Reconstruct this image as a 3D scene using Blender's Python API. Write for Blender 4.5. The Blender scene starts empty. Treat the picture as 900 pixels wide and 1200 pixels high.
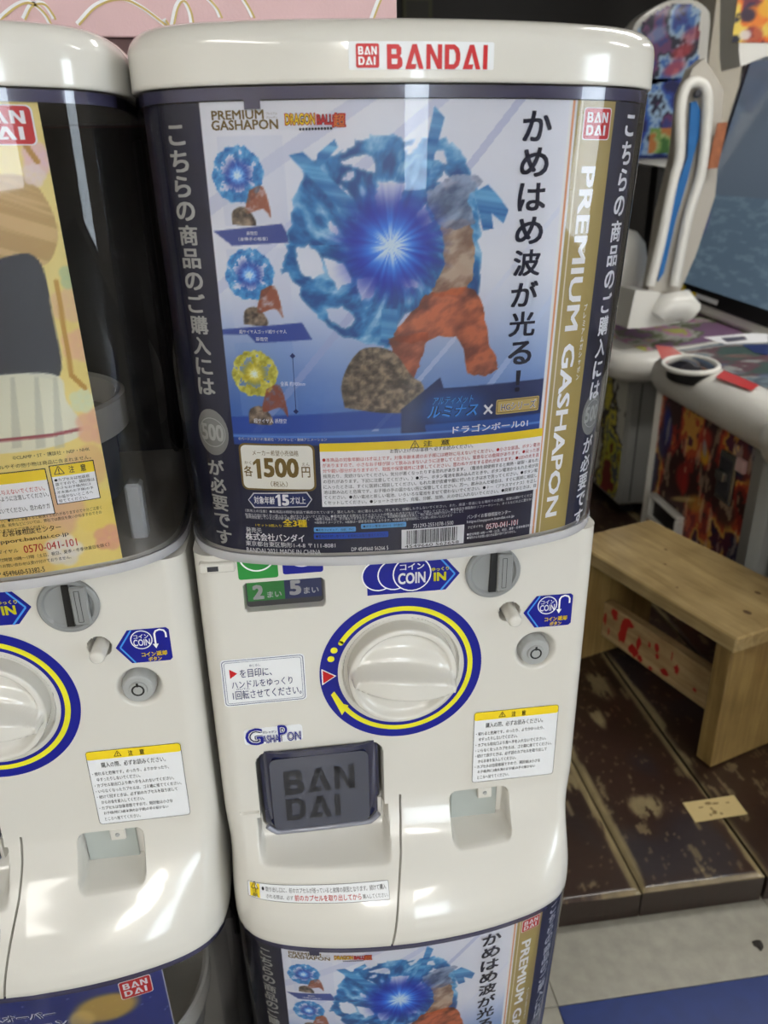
import bpy, math, random
import numpy as np
from mathutils import Vector, Matrix
from mathutils.geometry import tessellate_polygon
random.seed(4); rng=np.random.default_rng(4)
SC=bpy.context.scene; COL=SC.collection
# ------------------------------------------------------------------ camera
F_PX=900.6; YAW,PITCH,ROLL=[math.radians(a) for a in (7.459,22.949,-0.978)]
ZO=1.022                                   # height of the upper dome's lower edge above the floor
CAM=np.array([-0.0820,-0.5208,0.2411])
def _rot():
    cy,sy=math.cos(YAW),math.sin(YAW);cp,sp=math.cos(PITCH),math.sin(PITCH)
    f=np.array([sy*cp,cy*cp,-sp]);r=np.array([cy,-sy,0.]);u=np.cross(r,f)
    c,s=math.cos(ROLL),math.sin(ROLL)
    return c*r+s*u,-s*r+c*u,f
RR,UU,FF=_rot()
cd=bpy.data.cameras.new('camera'); cam=bpy.data.objects.new('camera',cd); COL.objects.link(cam)
cam.matrix_world=Matrix([[RR[i],UU[i],-FF[i],CAM[i]+(ZO if i==2 else 0)] for i in range(3)]+[[0,0,0,1]])
cd.sensor_fit='VERTICAL'; cd.sensor_height=32; cd.lens=F_PX/1200*32; cd.clip_start=.02
cd.dof.use_dof=True; cd.dof.focus_distance=.56; cd.dof.aperture_fstop=8.5
SC.camera=cam
SC.view_settings.view_transform='Standard'; SC.view_settings.look='None'
SC.view_settings.exposure=0.0; SC.view_settings.gamma=1; SC.view_settings.use_curve_mapping=False
# ------------------------------------------------------------------ world and lights
w=bpy.data.worlds.new('world'); SC.world=w; w.use_nodes=True
w.node_tree.nodes['Background'].inputs[0].default_value=(.97,.98,1,1)
w.node_tree.nodes['Background'].inputs[1].default_value=13.
LIGHTS=[ # x, y, size x, size y, watts : long ceiling fixtures of the shop
 (-.12,-4.65,.50,1.5,52),(.70,-4.65,.22,1.5,24),(-1.4,-2.6,.24,2.0,12),(3.2,1.4,.24,1.4,16),(3.0,-1.0,1.5,.24,14),(1.5,.9,1.1,.24,17)]  # the last one is an unseen lamp added to brighten the bench and cabinets
CEIL=2.75
for i,(x,y,sx,sy,W_) in enumerate(LIGHTS):
    ld=bpy.data.lights.new('ceiling_lamp','AREA'); ld.shape='RECTANGLE'; ld.size=sx; ld.size_y=sy; ld.energy=W_; ld.color=(1,.985,.95)
    lo=bpy.data.objects.new('ceiling_lamp',ld); lo.location=(x,y,CEIL-.075); COL.objects.link(lo)
# ------------------------------------------------------------------ picture helpers (photo pixel -> place)
def ray(x,y): return FF+RR*(x-450)/F_PX+UU*(600-y)/F_PX
def onpl(px,p0,n):
    d=ray(*px);n=np.array(n,float);return CAM+d*((np.array(p0,float)-CAM)@n)/(d@n)
def atx(px,X): return onpl(px,(X,0,0),(1,0,0))
def aty(px,Y): return onpl(px,(0,Y,0),(0,1,0))
def atz(px,Z): return onpl(px,(0,0,Z),(0,0,1))
def lin(c):
    c=np.asarray(c,float);return np.where(c<=.04045,c/12.92,((c+.055)/1.055)**2.4)
def rgb(r,g,b): return tuple(lin(np.array([r,g,b])/255))+(1,)
# ------------------------------------------------------------------ materials
def mat(name,col,rough=.4,metal=0,coat=0,emit=0,trans=0,bump=0,bscale=200,vary=0,vscale=8,spec=.5):
    m=bpy.data.materials.new(name);m.use_nodes=True;nt=m.node_tree;b=nt.nodes['Principled BSDF']
    c=rgb(*col); b.inputs['Base Color'].default_value=c
    b.inputs['Roughness'].default_value=rough;b.inputs['Metallic'].default_value=metal
    b.inputs['Coat Weight'].default_value=coat;b.inputs['Coat Roughness'].default_value=.05
    b.inputs['Specular IOR Level'].default_value=spec
    if emit: b.inputs['Emission Color'].default_value=c;b.inputs['Emission Strength'].default_value=emit
    if trans: b.inputs['Transmission Weight'].default_value=trans
    if bump or vary:
        tc=nt.nodes.new('ShaderNodeTexCoord');n=nt.nodes.new('ShaderNodeTexNoise')
        nt.links.new(tc.outputs['Object'],n.inputs['Vector'])
        if bump:
            n.inputs['Scale'].default_value=bscale;bp=nt.nodes.new('ShaderNodeBump');bp.inputs['Strength'].default_value=bump;bp.inputs['Distance'].default_value=.001
            nt.links.new(n.outputs[0],bp.inputs['Height']);nt.links.new(bp.outputs[0],b.inputs['Normal'])
        if vary:
            n2=nt.nodes.new('ShaderNodeTexNoise');n2.inputs['Scale'].default_value=vscale;n2.inputs['Detail'].default_value=6
            nt.links.new(tc.outputs['Object'],n2.inputs['Vector'])
            mx=nt.nodes.new('ShaderNodeMix');mx.data_type='RGBA';mx.inputs[6].default_value=tuple(v*(1-vary) for v in c[:3])+(1,);mx.inputs[7].default_value=tuple(min(1,v*(1+vary)) for v in c[:3])+(1,)
            nt.links.new(n2.outputs[0],mx.inputs[0]);nt.links.new(mx.outputs[2],b.inputs['Base Color'])
    return m
def attr_mat(name,rough=.35,coat=.3,bump=0,bscale=120):
    m=mat(name,(200,200,200),rough,coat=coat,bump=bump,bscale=bscale);nt=m.node_tree
    a=nt.nodes.new('ShaderNodeAttribute');a.attribute_name='Col';nt.links.new(a.outputs['Color'],nt.nodes['Principled BSDF'].inputs['Base Color']);return m
def clear_mat(name,tint,edge,ior=1.45,rough=.02,edge_pow=.25):
    """thin clear plastic: see-through face on, deeper tint where the wall is seen edge on, fresnel reflection"""
    m=bpy.data.materials.new(name);m.use_nodes=True;nt=m.node_tree;nt.nodes.clear()
    o=nt.nodes.new('ShaderNodeOutputMaterial');t=nt.nodes.new('ShaderNodeBsdfTransparent');g=nt.nodes.new('ShaderNodeBsdfGlossy')
    g.inputs['Roughness'].default_value=rough
    lw=nt.nodes.new('ShaderNodeLayerWeight');lw.inputs['Blend'].default_value=edge_pow
    mx=nt.nodes.new('ShaderNodeMix');mx.data_type='RGBA';mx.inputs[6].default_value=rgb(*tint);mx.inputs[7].default_value=rgb(*edge)
    pw=nt.nodes.new('ShaderNodeMath');pw.operation='POWER';pw.inputs[1].default_value=5.;nt.links.new(lw.outputs['Facing'],pw.inputs[0]);nt.links.new(pw.outputs[0],mx.inputs[0]);nt.links.new(mx.outputs[2],t.inputs[0])
    fr=nt.nodes.new('ShaderNodeFresnel');fr.inputs[0].default_value=ior
    ms=nt.nodes.new('ShaderNodeMixShader');nt.links.new(fr.outputs[0],ms.inputs[0]);nt.links.new(t.outputs[0],ms.inputs[1]);nt.links.new(g.outputs[0],ms.inputs[2])
    nt.links.new(ms.outputs[0],o.inputs[0]);return m
M={}
M['white']=mat('white_plastic',(214,211,204),.22,coat=.5,vary=.012,vscale=6)
M['lid']=mat('lid_plastic',(218,215,208),.16,coat=.6,vary=.012,vscale=9)
M['knobw']=mat('knob_plastic',(216,213,206),.14,coat=.6)
M['grey']=mat('grey_plastic',(140,142,143),.35,coat=.2)
M['greyl']=mat('light_grey_plastic',(168,170,170),.3,coat=.2)
M['chrome']=mat('lock_metal',(150,150,148),.25,metal=.8)
M['black']=mat('black_plastic',(12,12,14),.4)
M['dark']=mat('dark_interior',(30,27,27),.6,vary=.25,vscale=12)
M['smoke']=mat('smoke_door',(50,52,66),.12,coat=.8)
M['smoke2']=mat('smoke_panel',(66,69,84),.22,coat=.6)
M['smokel']=mat('smoke_letters',(30,32,42),.3,coat=.3)
M['navyclear']=mat('navy_clear_frame',(28,32,66),.1,coat=.8)
M['pink']=mat('pink_card',(226,190,192),.6,vary=.05,vscale=30,bump=.2,bscale=400)
M['maroon']=mat('maroon_panel',(92,58,58),.5)
M['dome']=clear_mat('dome_clear',(250,250,252),(120,120,156),edge_pow=.5)
M['rim']=mat('dome_rim_plastic',(206,206,212),.12,coat=.6);M['rim'].node_tree.nodes['Principled BSDF'].inputs['Alpha'].default_value=.62
M['rimd']=mat('dome_rim_edge',(104,104,124),.15,coat=.6)
M['collar']=mat('dome_collar',(78,76,104),.15,coat=.6)
M['collarb']=mat('dome_collar_blue',(36,42,110),.15,coat=.6)
M['doorlip']=mat('door_lip_plastic',(128,130,144),.1,coat=.8)
M['flap']=mat('flap_plastic',(172,178,174),.3)
M['sticker']=mat('sticker_paper',(232,234,238),.35)
M['paper']=mat('poster_paper',(240,240,240),.35)
for n,c in dict(blue=(10,20,140),lblue=(70,150,235),white_=(245,245,248),yellow=(244,214,34),yel2=(232,226,40),red=(200,28,34),red2=(196,44,44),ink=(26,26,34),navyink=(30,40,110),bronze=(120,98,48),cream=(240,238,228),green=(40,140,60),gold=(176,156,88),goldl=(206,180,110),navy=(24,26,52),silverp=(186,187,184),silverd=(140,141,138),skyblue=(100,170,230),midblue=(30,80,190),ink2=(60,60,66),maroonink=(150,40,40),orange=(226,120,40),dblue=(30,44,100),pgrey=(216,216,220)).items():
    M[n]=mat('print_'+n.strip('_'),c,.4,coat=.08,spec=.35)
M['attr']=attr_mat('printed_art',.4,.1); M['attr_rough']=attr_mat('painted_wood',.32,.35,bump=.35,bscale=60); M['attr_dim']=attr_mat('cabinet_art',.4,.3)
M['tube']=mat('lamp_diffuser',(255,250,240),.5,emit=7.0)
# ------------------------------------------------------------------ objects
def setp(o,label=None,cat=None,group=None,kind=None):
    for k,v in (('label',label),('category',cat),('group',group),('kind',kind)):
        if v: o[k]=v
    return o
def root(name,loc,label,cat,group=None,rz=0):
    o=bpy.data.objects.new(name,None);COL.objects.link(o);o.location=loc;o.rotation_euler=(0,0,rz);o.empty_display_size=.05
    return setp(o,label,cat,group)
def mk(name,V,Fc,material,parent=None,org=(0,0,0),smooth=None,col=None,label=None):
    V=np.asarray(V,float)-np.asarray(org,float)
    me=bpy.data.meshes.new(name);me.from_pydata(V.tolist(),[],[tuple(int(i) for i in f) for f in Fc]);me.validate()
    if smooth is not None:
        me.shade_smooth()
        if smooth<179: me.set_sharp_from_angle(angle=math.radians(smooth))
    if col is not None:
        a=me.color_attributes.new('Col','FLOAT_COLOR','POINT');c=np.ones((len(V),4),np.float32);c[:,:3]=lin(np.clip(col,0,1));a.data.foreach_set('color',c.ravel())
    me.materials.append(material);o=bpy.data.objects.new(name,me);COL.objects.link(o)
    if parent: o.parent=parent
    if label:o['label']=label
    return o
def grid_faces(nr,nc,closed=False):
    i=np.arange(nr-1)[:,None]*nc;j=np.arange(nc-(0 if closed else 1))[None,:];k=(j+1)%nc
    return np.stack([i+j,i+k,i+nc+k,i+nc+j],-1).reshape(-1,4)
def join(*parts):
    V=[];Fc=[];n=0
    for v,f in parts:
        V+= [tuple(map(float,p)) for p in v];Fc+=[tuple(int(i)+n for i in q) for q in f];n+=len(v)
    return V,Fc
def box(x0,x1,y0,y1,z0,z1):
    v=[(x,y,z) for z in(z0,z1) for y in(y0,y1) for x in(x0,x1)]
    return v,[(0,2,3,1),(4,5,7,6),(0,1,5,4),(2,6,7,3),(0,4,6,2),(1,3,7,5)]
def bbox(x0,x1,y0,y1,z0,z1,b=.003):
    """box with bevelled edges"""
    v=[];idx={}
    X=(x0,x1);Y=(y0,y1);Z=(z0,z1);s=(1,-1)
    for i in(0,1):
        for j in(0,1):
            for k in(0,1):
                for a in range(3):
                    p=[X[i]+s[i]*b,Y[j]+s[j]*b,Z[k]+s[k]*b];p[a]=(X[i],Y[j],Z[k])[a];idx[i,j,k,a]=len(v);v.append(tuple(p))
    f=[]
    for a in range(3):
        o=[t for t in range(3) if t!=a]
        for e in(0,1):
            q=[]
            for (m,n) in((0,0),(1,0),(1,1),(0,1)):
                c=[0,0,0];c[a]=e;c[o[0]]=m;c[o[1]]=n;q.append(idx[tuple(c)+(a,)])
            f.append(q)
        for m in(0,1):
            for n in(0,1):
                c0=[0,0,0];c0[o[0]]=m;c0[o[1]]=n;c1=list(c0);c1[a]=1
                f.append([idx[tuple(c0)+(o[0],)],idx[tuple(c0)+(o[1],)],idx[tuple(c1)+(o[1],)],idx[tuple(c1)+(o[0],)]])
    for i in(0,1):
        for j in(0,1):
            for k in(0,1): f.append([idx[i,j,k,0],idx[i,j,k,1],idx[i,j,k,2]])
    return v,f
def fixn(o):
    import bmesh
    b=bmesh.new();b.from_mesh(o.data);bmesh.ops.recalc_face_normals(b,faces=b.faces);b.to_mesh(o.data);b.free();return o
def prism(poly,dirv):
    P=np.array(poly,float);n=len(P);V=np.vstack([P,P+np.array(dirv)])
    return V.tolist(),[tuple(range(n)),tuple(range(2*n-1,n-1,-1))]+[(i,i+n,(i+1)%n+n,(i+1)%n) for i in range(n)]
def lathe_y(prof,cx,cz,n=48,y0=0):
    """revolve (radius, y) about an axis along y"""
    t=np.linspace(0,2*math.pi,n,endpoint=False);V=[]
    for r,y in prof: V+= [(cx+r*math.cos(a),y0+y,cz+r*math.sin(a)) for a in t]
    Fc=grid_faces(len(prof),n,True).tolist()
    if prof[-1][0]>1e-6: Fc.append(tuple((len(prof)-1)*n+i for i in range(n)))
    return V,Fc
def lathe_z(prof,cx,cy,n=32):
    t=np.linspace(0,2*math.pi,n,endpoint=False);V=[]
    for r,z in prof: V+= [(cx+r*math.cos(a),cy+r*math.sin(a),z) for a in t]
    return V,grid_faces(len(prof),n,True).tolist()+[tuple(range(n)),tuple((len(prof)-1)*n+i for i in range(n))]
def tube(path,r,n=12,closed=False,flat=(1,1)):
    P=np.array(path,float);T=np.gradient(P,axis=0)
    if closed: T=np.roll(P,-1,0)-np.roll(P,1,0)
    T/=np.linalg.norm(T,axis=1)[:,None];V=[];rr=np.broadcast_to(r,(len(P),))
    up=np.array([0,0,1.]) if abs(T[:,2]).mean()<.8 else np.array([0,1.,0])
    for p,t,q in zip(P,T,rr):
        a=np.cross(t,up);a/=np.linalg.norm(a);b=np.cross(a,t)
        V+=[p+q*(flat[0]*math.cos(k)*a+flat[1]*math.sin(k)*b) for k in np.linspace(0,2*math.pi,n,endpoint=False)]
    Fc=grid_faces(len(P),n,True).tolist()
    if closed:
        m=(len(P)-1)*n;Fc+=[(m+i,m+(i+1)%n,(i+1)%n,i) for i in range(n)]
    else: Fc+=[tuple(range(n)),tuple(range((len(P)-1)*n,len(P)*n))]
    return V,Fc
def catmull(pts,n=8):
    P=np.array(pts,float);P=np.vstack([2*P[0]-P[1],P,2*P[-1]-P[-2]]);o=[]
    for i in range(1,len(P)-2):
        for k in range(n):
            t=k/n;a,b,c,d=P[i-1:i+3]
            o.append(.5*((2*b)+(-a+c)*t+(2*a-5*b+4*c-d)*t*t+(-a+3*b-3*c+d)*t**3))
    o.append(P[-2]);return np.array(o)
def sstep(a,b,x):
    t=np.clip((x-a)/(b-a),0,1);return t*t*(3-2*t)
# value noise
_T=rng.random((256,256))
def vnoise(x,y):
    xi=np.floor(x).astype(int);yi=np.floor(y).astype(int);fx=x-xi;fy=y-yi;fx=fx*fx*(3-2*fx);fy=fy*fy*(3-2*fy)
    g=lambda i,j:_T[(xi+i)%256,(yi+j)%256]
    return (g(0,0)*(1-fx)+g(1,0)*fx)*(1-fy)+(g(0,1)*(1-fx)+g(1,1)*fx)*fy
def fbm(x,y,o=4):
    s=0;a=.5;t=0
    for i in range(o): s=s+a*vnoise(x*2**i+17*i,y*2**i+5*i);t+=a;a*=.55
    return s/t
# ------------------------------------------------------------------ machine outline
BOT=[(0,-.038),(.035,-.0364),(.07,-.032),(.105,-.0235),(.125,-.0155),(.140,-.0045),(.150,.009),(.156,.027),(.158,.05),(.158,.08)]
TOP=[(0,-.060),(.035,-.0585),(.07,-.0545),(.105,-.047),(.128,-.0385),(.143,-.028),(.1525,-.014),(.157,.006),(.158,.03),(.158,.08)]
def full(h):
    H=catmull(h,8);return np.vstack([H[::-1]*[-1,1],H[1:]])
BOTP,TOPP=full(BOT),full(TOP); ZBD,ZTD=-.003,.2918; ZB=-.365; H_UNIT=ZTD-ZB; SP=.3193
def offs(P,d):
    T=np.gradient(P,axis=0);T/=np.linalg.norm(T,axis=1)[:,None]
    return P+np.column_stack([-T[:,1],T[:,0]])*d
class Ruled:
    """front wall of the dome, leaning slightly forward to the top; u = arc length from the middle, v = height"""
    def __init__(s,off,cx=0.): s.A=offs(BOTP,off);s.B=offs(TOPP,off);s.cx=cx;s.c={}
    def cur(s,z):
        k=round(float(z),4)
        if k not in s.c:
            t=(k-ZBD)/(ZTD-ZBD);P=s.A*(1-t)+s.B*t;L=np.concatenate([[0],np.cumsum(np.linalg.norm(np.diff(P,axis=0),axis=1))]);L-=L[len(L)//2]
            T=np.gradient(P,axis=0);T/=np.linalg.norm(T,axis=1)[:,None];s.c[k]=(P,L,T)
        return s.c[k]
    def P(s,u,z,h=0.):
        P,L,T=s.cur(z);tx,ty=np.interp(u,L,T[:,0]),np.interp(u,L,T[:,1])
        return (np.interp(u,L,P[:,0])+ty*h,np.interp(u,L,P[:,1])-tx*h,z)
    def hit(s,px):
        z=.14;d=ray(*px);C=CAM-[s.cx,0,0]
        for _ in range(6):
            P,L,T=s.cur(z);A=P[:-1];e=P[1:]-A;r=A-C[:2]
            den=-d[0]*e[:,1]+d[1]*e[:,0];t=(-r[:,0]*e[:,1]+r[:,1]*e[:,0])/den;k=(d[0]*r[:,1]-d[1]*r[:,0])/den
            ok=(k>=-1e-6)&(k<=1+1e-6)&(t>0)
            i=np.where(ok)[0][np.argmin(t[ok])] if ok.any() else int(np.argmin(np.abs(k-.5)+(t<0)*99))
            kk=min(1,max(0,k[i]));z=C[2]+t[i]*d[2];u=L[i]+(L[i+1]-L[i])*kk
        return u,z
# front profile of the housing: flat panel, then a swelling foot as deep as the dome
PROF=catmull([(.0,0),(-.20,0),(-.247,0),(-.265,-.0035),(-.283,-.013),(-.301,-.028),(-.318,-.043),(-.333,-.0540),(-.345,-.0592),(-.355,-.0605),(-.365,-.0605)],10)[::-1]
def y0(z): return np.interp(z,PROF[:,0],PROF[:,1])
def hw_front(x,z):
    """front of the housing without its recesses"""
    t=-y0(z)/.0605
    return t*np.interp(np.abs(x),catmull(TOP,8)[:,0],catmull(TOP,8)[:,1])
_TC=catmull(TOP,8)
def hw_front(x,z):
    return -y0(z)/.0605*np.interp(np.abs(x),_TC[:,0],_TC[:,1])
class Body:
    cx=0.
    def __init__(s,cx=0.): s.cx=cx
    def P(s,x,z,h=0.):
        e=.002;t=np.array([0,hw_front(x,z+e)-hw_front(x,z-e),2*e]);n=np.array([0,-t[2],t[1]])/np.linalg.norm(t)
        return (x,float(hw_front(x,z))+n[1]*h,z+n[2]*h)
    def hit(s,px):
        Y=0.;C=CAM-[s.cx,0,0];d=ray(*px)
        for _ in range(12):
            p=C+d*(Y-C[1])/d[1];Y=.5*Y+.5*float(hw_front(p[0],p[2]))
        return p[0],p[2]
class Flat:
    """plane through a point: u along a, v along b"""
    def __init__(s,o,a,b,org=(0,0,0)):
        s.o=np.array(o,float);s.a=np.array(a,float);s.a/=np.linalg.norm(s.a);s.b=np.array(b,float);s.b-=s.a*(s.b@s.a);s.b/=np.linalg.norm(s.b);s.n=np.cross(s.a,s.b)
        if s.n@(CAM-s.o)<0:s.n=-s.n
    def P(s,u,v,h=0.): return tuple(s.o+s.a*u+s.b*v+s.n*h)
    def hit(s,px):
        p=onpl(px,s.o,s.n)-s.o;return float(p@s.a),float(p@s.b)
    def at(s,p): p=np.array(p)-s.o;return float(p@s.a),float(p@s.b)
# ------------------------------------------------------------------ printing: flat shapes and lettering laid on a surface
_tcache={}
def text_geo(s,bold=0.):
    if bold>0:
        k=(s,bold)
        if k not in _tcache:
            V,f=text_geo(s,0.);n=len(V);D=[(-1,-.8),(1,-.8),(1,.8),(-1,.8)] if bold>=.015 else [(-.8,0),(.8,0)]
            if bold>=.045: D+=[(0,0),(0,1),(1.1,0),(0,-1),(-1.1,0)]
            _tcache[k]=(np.vstack([V+np.array(d)*bold*.75 for d in D]),[tuple(i+q*n for i in t) for q in range(len(D)) for t in f])
        return _tcache[k]
    k=(s,0.)
    if k not in _tcache:
        c=bpy.data.curves.new('t','FONT');c.body=s;c.resolution_u=3 if len(s)<6 else 2
        o=bpy.data.objects.new('t',c);COL.objects.link(o);dg=bpy.context.evaluated_depsgraph_get()
        me=bpy.data.meshes.new_from_object(o.evaluated_get(dg));v=np.array([q.co[:2] for q in me.vertices]);f=[tuple(q.vertices) for q in me.polygons]
        bpy.data.objects.remove(o);bpy.data.curves.remove(c);bpy.data.meshes.remove(me);_tcache[k]=(v,f)
    return _tcache[k]
GL={'B':[[[(0,0),(.62,0),(.80,.1),(.84,.25),(.80,.44),(.70,.52),(.77,.62),(.78,.85),(.62,1),(0,1)],[(.25,.2),(.55,.2),(.57,.42),(.25,.42)],[(.25,.6),(.51,.6),(.51,.81),(.25,.81)]]],
 'A':[[[(0,0),(.38,1),(.62,1),(.48,.62),(.25,0)]],[[(.38,1),(.62,1),(1,0),(.74,0)]],[[(.22,0),(.29,.2),(.60,.2),(.54,0)]]],
 'N':[[[(0,0),(.23,0),(.23,1),(0,1)]],[[(0,1),(.25,1),(.86,0),(.61,0)]],[[(.62,0),(.86,0),(.86,1),(.62,1)]]],
 'D':[[[(0,0),(.55,0),(.78,.15),(.86,.38),(.86,.62),(.78,.85),(.55,1),(0,1)],[(.25,.2),(.50,.2),(.61,.36),(.61,.64),(.50,.8),(.25,.8)]]],
 'I':[[[(0,0),(.25,0),(.25,1),(0,1)]]]}
GW={'B':.84,'A':1.,'N':.86,'D':.86,'I':.25}
class Print:
    def __init__(s,surf,parent,org=(0,0,0)): s.s=surf;s.p=parent;s.o=org;s.d={}
    def add(s,V2,Fc,m,h,name,split=.011):
        V2=[tuple(v) for v in V2]
        tri=[]
        for f in Fc:
            for k in range(1,len(f)-1): tri.append((f[0],f[k],f[k+1]))
        out=[];st=tri if not isinstance(s.s,Flat) else []
        if isinstance(s.s,Flat): out=[tuple(f) for f in Fc]
        while st:
            a,b,c=st.pop();us=[V2[a][0],V2[b][0],V2[c][0]]
            if max(us)-min(us)<split: out.append((a,b,c));continue
            e=sorted(((abs(V2[i][0]-V2[j][0])+.3*abs(V2[i][1]-V2[j][1]),i,j,k) for i,j,k in((a,b,c),(b,c,a),(c,a,b))),reverse=True)[0]
            _,i,j,k=e;V2.append(((V2[i][0]+V2[j][0])/2,(V2[i][1]+V2[j][1])/2));n=len(V2)-1;st+=[(i,n,k),(n,j,k)]
        if name in('printed_curl','red_stain','red_trim','ink_smudge'): s.k=getattr(s,'k',0)+(1 if not getattr(s,'hold',0) else 0)
        key=(m,name,s.k) if name in('printed_curl','red_stain','red_trim','ink_smudge') else (m,name);v,f=s.d.setdefault(key,([],[]));n0=len(v);v+=[s.s.P(u,z,h) for u,z in V2];f+=[tuple(i+n0 for i in q) for q in out]
    def poly2(s,pts,m,h=.0003,name='printed_shape',holes=()):
        loops=[[Vector((p[0],p[1],0)) for p in L] for L in [pts,*holes]];flat=[tuple(p) for L in [pts,*holes] for p in L]
        s.add(flat,tessellate_polygon(loops),m,h,name)
    def poly(s,pts,m,h=.0003,name='printed_shape'): s.poly2([s.s.hit(p) for p in pts],m,h,name)
    def rrect2(s,u0,u1,v0,v1,r,m,h=.0003,name='printed_shape',line=0):
        def L(d):
            o=[]
            for cx,cy,a in((u1-r,v1-r,0),(u0+r,v1-r,90),(u0+r,v0+r,180),(u1-r,v0+r,270)):
                for k in range(5):
                    t=math.radians(a+k*22.5);q=max(r-d,1e-5);o.append((cx+q*math.cos(t),cy+q*math.sin(t)))
            return o
        s.poly2(L(0),m,h,name,[L(line)[::-1]] if line else ())
    def box4(s,pts):
        q=[s.s.hit(p) for p in pts];return (q[0][0]+q[3][0])/2,(q[1][0]+q[2][0])/2,(q[2][1]+q[3][1])/2,(q[0][1]+q[1][1])/2
    def rrect(s,pts,r,m,h=.0003,name='printed_shape',line=0):
        b=s.box4(pts);s.rrect2(*b,r,m,h,name,line);return b
    def ring2(s,cx,cy,r0,r1,m,h=.0003,a0=0,a1=360,name='printed_shape',n=72):
        n=max(6,int(n*abs(a1-a0)/360)+1);T=[math.radians(a0+(a1-a0)*k/n) for k in range(n+1)]
        V=[(cx+r*math.cos(t),cy+r*math.sin(t)) for t in T for r in(r0,r1)]
        s.add(V,[(2*k,2*k+1,2*k+3,2*k+2) for k in range(n)],m,h,name)
    def disc2(s,cx,cy,r,m,h=.0003,ry=None,name='printed_shape'):
        ry=ry or r;s.poly2([(cx+r*math.cos(t),cy+ry*math.sin(t)) for t in np.linspace(0,2*math.pi,28,endpoint=False)],m,h,name)
    def line2(s,pts,wd,m,h=.0003,name='printed_shape'):
        if len(pts)>4:
            Q=np.array(pts,float);T=np.gradient(Q,axis=0);T/=np.maximum(np.linalg.norm(T,axis=1),1e-9)[:,None];N=np.column_stack([-T[:,1],T[:,0]])*wd/2
            V=[tuple(k) for p_,n_ in zip(Q,N) for k in(p_+n_,p_-n_)];s.add(V,[(2*i,2*i+1,2*i+3,2*i+2) for i in range(len(Q)-1)],m,h,name);return
        for (a,b),(c,d) in zip(pts[:-1],pts[1:]):
            l=math.hypot(c-a,d-b) or 1;nx,ny=-(d-b)/l*wd/2,(c-a)/l*wd/2
            s.add([(a+nx,b+ny),(a-nx,b-ny),(c-nx,d-ny),(c+nx,d+ny)],[(0,1,2,3)],m,h,name)
    def text2(s,t,u0,u1,v0,v1,m,h=.0004,bold=0.,rot=0,name='lettering',shear=0):
        V,Fc=text_geo(t,bold);a=V.min(0);b=V.max(0);q=(V-a)/np.maximum(b-a,1e-6)
        if rot==-90: X=u0+(u1-u0)*q[:,1];Y=v1-(v1-v0)*q[:,0]     # reading downwards, tops to the right
        else: X=u0+(u1-u0)*q[:,0]+shear*(v1-v0)*q[:,1];Y=v0+(v1-v0)*q[:,1]
        s.add(list(zip(X,Y)),Fc,m,h,name)
    def text(s,t,bl,br,hpx,m,h=.0004,bold=0.,**k):
        """bl, br: photo pixels of the lower left and lower right end, hpx: height in photo pixels"""
        a=s.s.hit(bl);b=s.s.hit(br);c=s.s.hit((bl[0],bl[1]-hpx));d=s.s.hit((br[0],br[1]-hpx));v=(a[1]+b[1])/2;s.text2(t,a[0],b[0],v,v+(c[1]-a[1]+d[1]-b[1])/2,m,h,bold,**k)
    def one(s,bl,br,hpx,m,h):
        a=s.s.hit(bl);b=s.s.hit(br);c=s.s.hit((bl[0],bl[1]-hpx));w_=b[0]-a[0];H=c[1]-a[1];v=(a[1]+b[1])/2
        s.poly2([(a[0]+w_*.45,v),(b[0],v),(b[0],v+H),(a[0]+w_*.55,v+H),(a[0],v+H*.80),(a[0]+w_*.02,v+H*.66),(a[0]+w_*.45,v+H*.78)],m,h,'lettering')
    def vtext(s,t,u,v1,v0,wd,m,h=.0004,bold=.02,fill=.86):
        n=len(t);p=(v1-v0)/n
        for i,ch in enumerate(t):
            V,_=text_geo(ch,bold);a=V.min(0);b=V.max(0);hh=min(1.,(b[1]-a[1])/.86);ww=min(1.,(b[0]-a[0])/.86);c=v1-p*(i+.5)
            s.text2(ch,u-wd*ww/2,u+wd*ww/2,c-p*fill*hh/2,c+p*fill*hh/2,m,h,bold)
    def para2(s,lines,u0,u1,v0,v1,m,h=.0004,bold=0.,fill=.72,size=None):
        n=len(lines);p=(v1-v0)/n;W=[max(text_geo(l,bold)[0][:,0]) if l.strip() else 0 for l in lines];mw=max(W)
        for i,l in enumerate(lines):
            if not l.strip():continue
            ind=len(l)-len(l.lstrip());off=(u1-u0)*ind*1./mw
            s.text2(l.strip(),u0+off,u0+(u1-u0)*min(1,W[i]/mw),v1-p*(i+1)+p*(1-fill)/2,v1-p*i-p*(1-fill)/2,m,h,bold)
    def brand2(s,word,u0,u1,v0,v1,m,h=.0005,name='lettering'):
        gap=.14;tot=sum(GW[c] for c in word)+gap*(len(word)-1);k=(u1-u0)/tot;x=u0
        for c in word:
            for L in GL[c]:
                s.poly2([(x+a*k,v0+b*(v1-v0)) for a,b in L[0]],m,h,name,[[(x+a*k,v0+b*(v1-v0)) for a,b in q][::-1] for q in L[1:]])
            x+=(GW[c]+gap)*k
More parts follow.
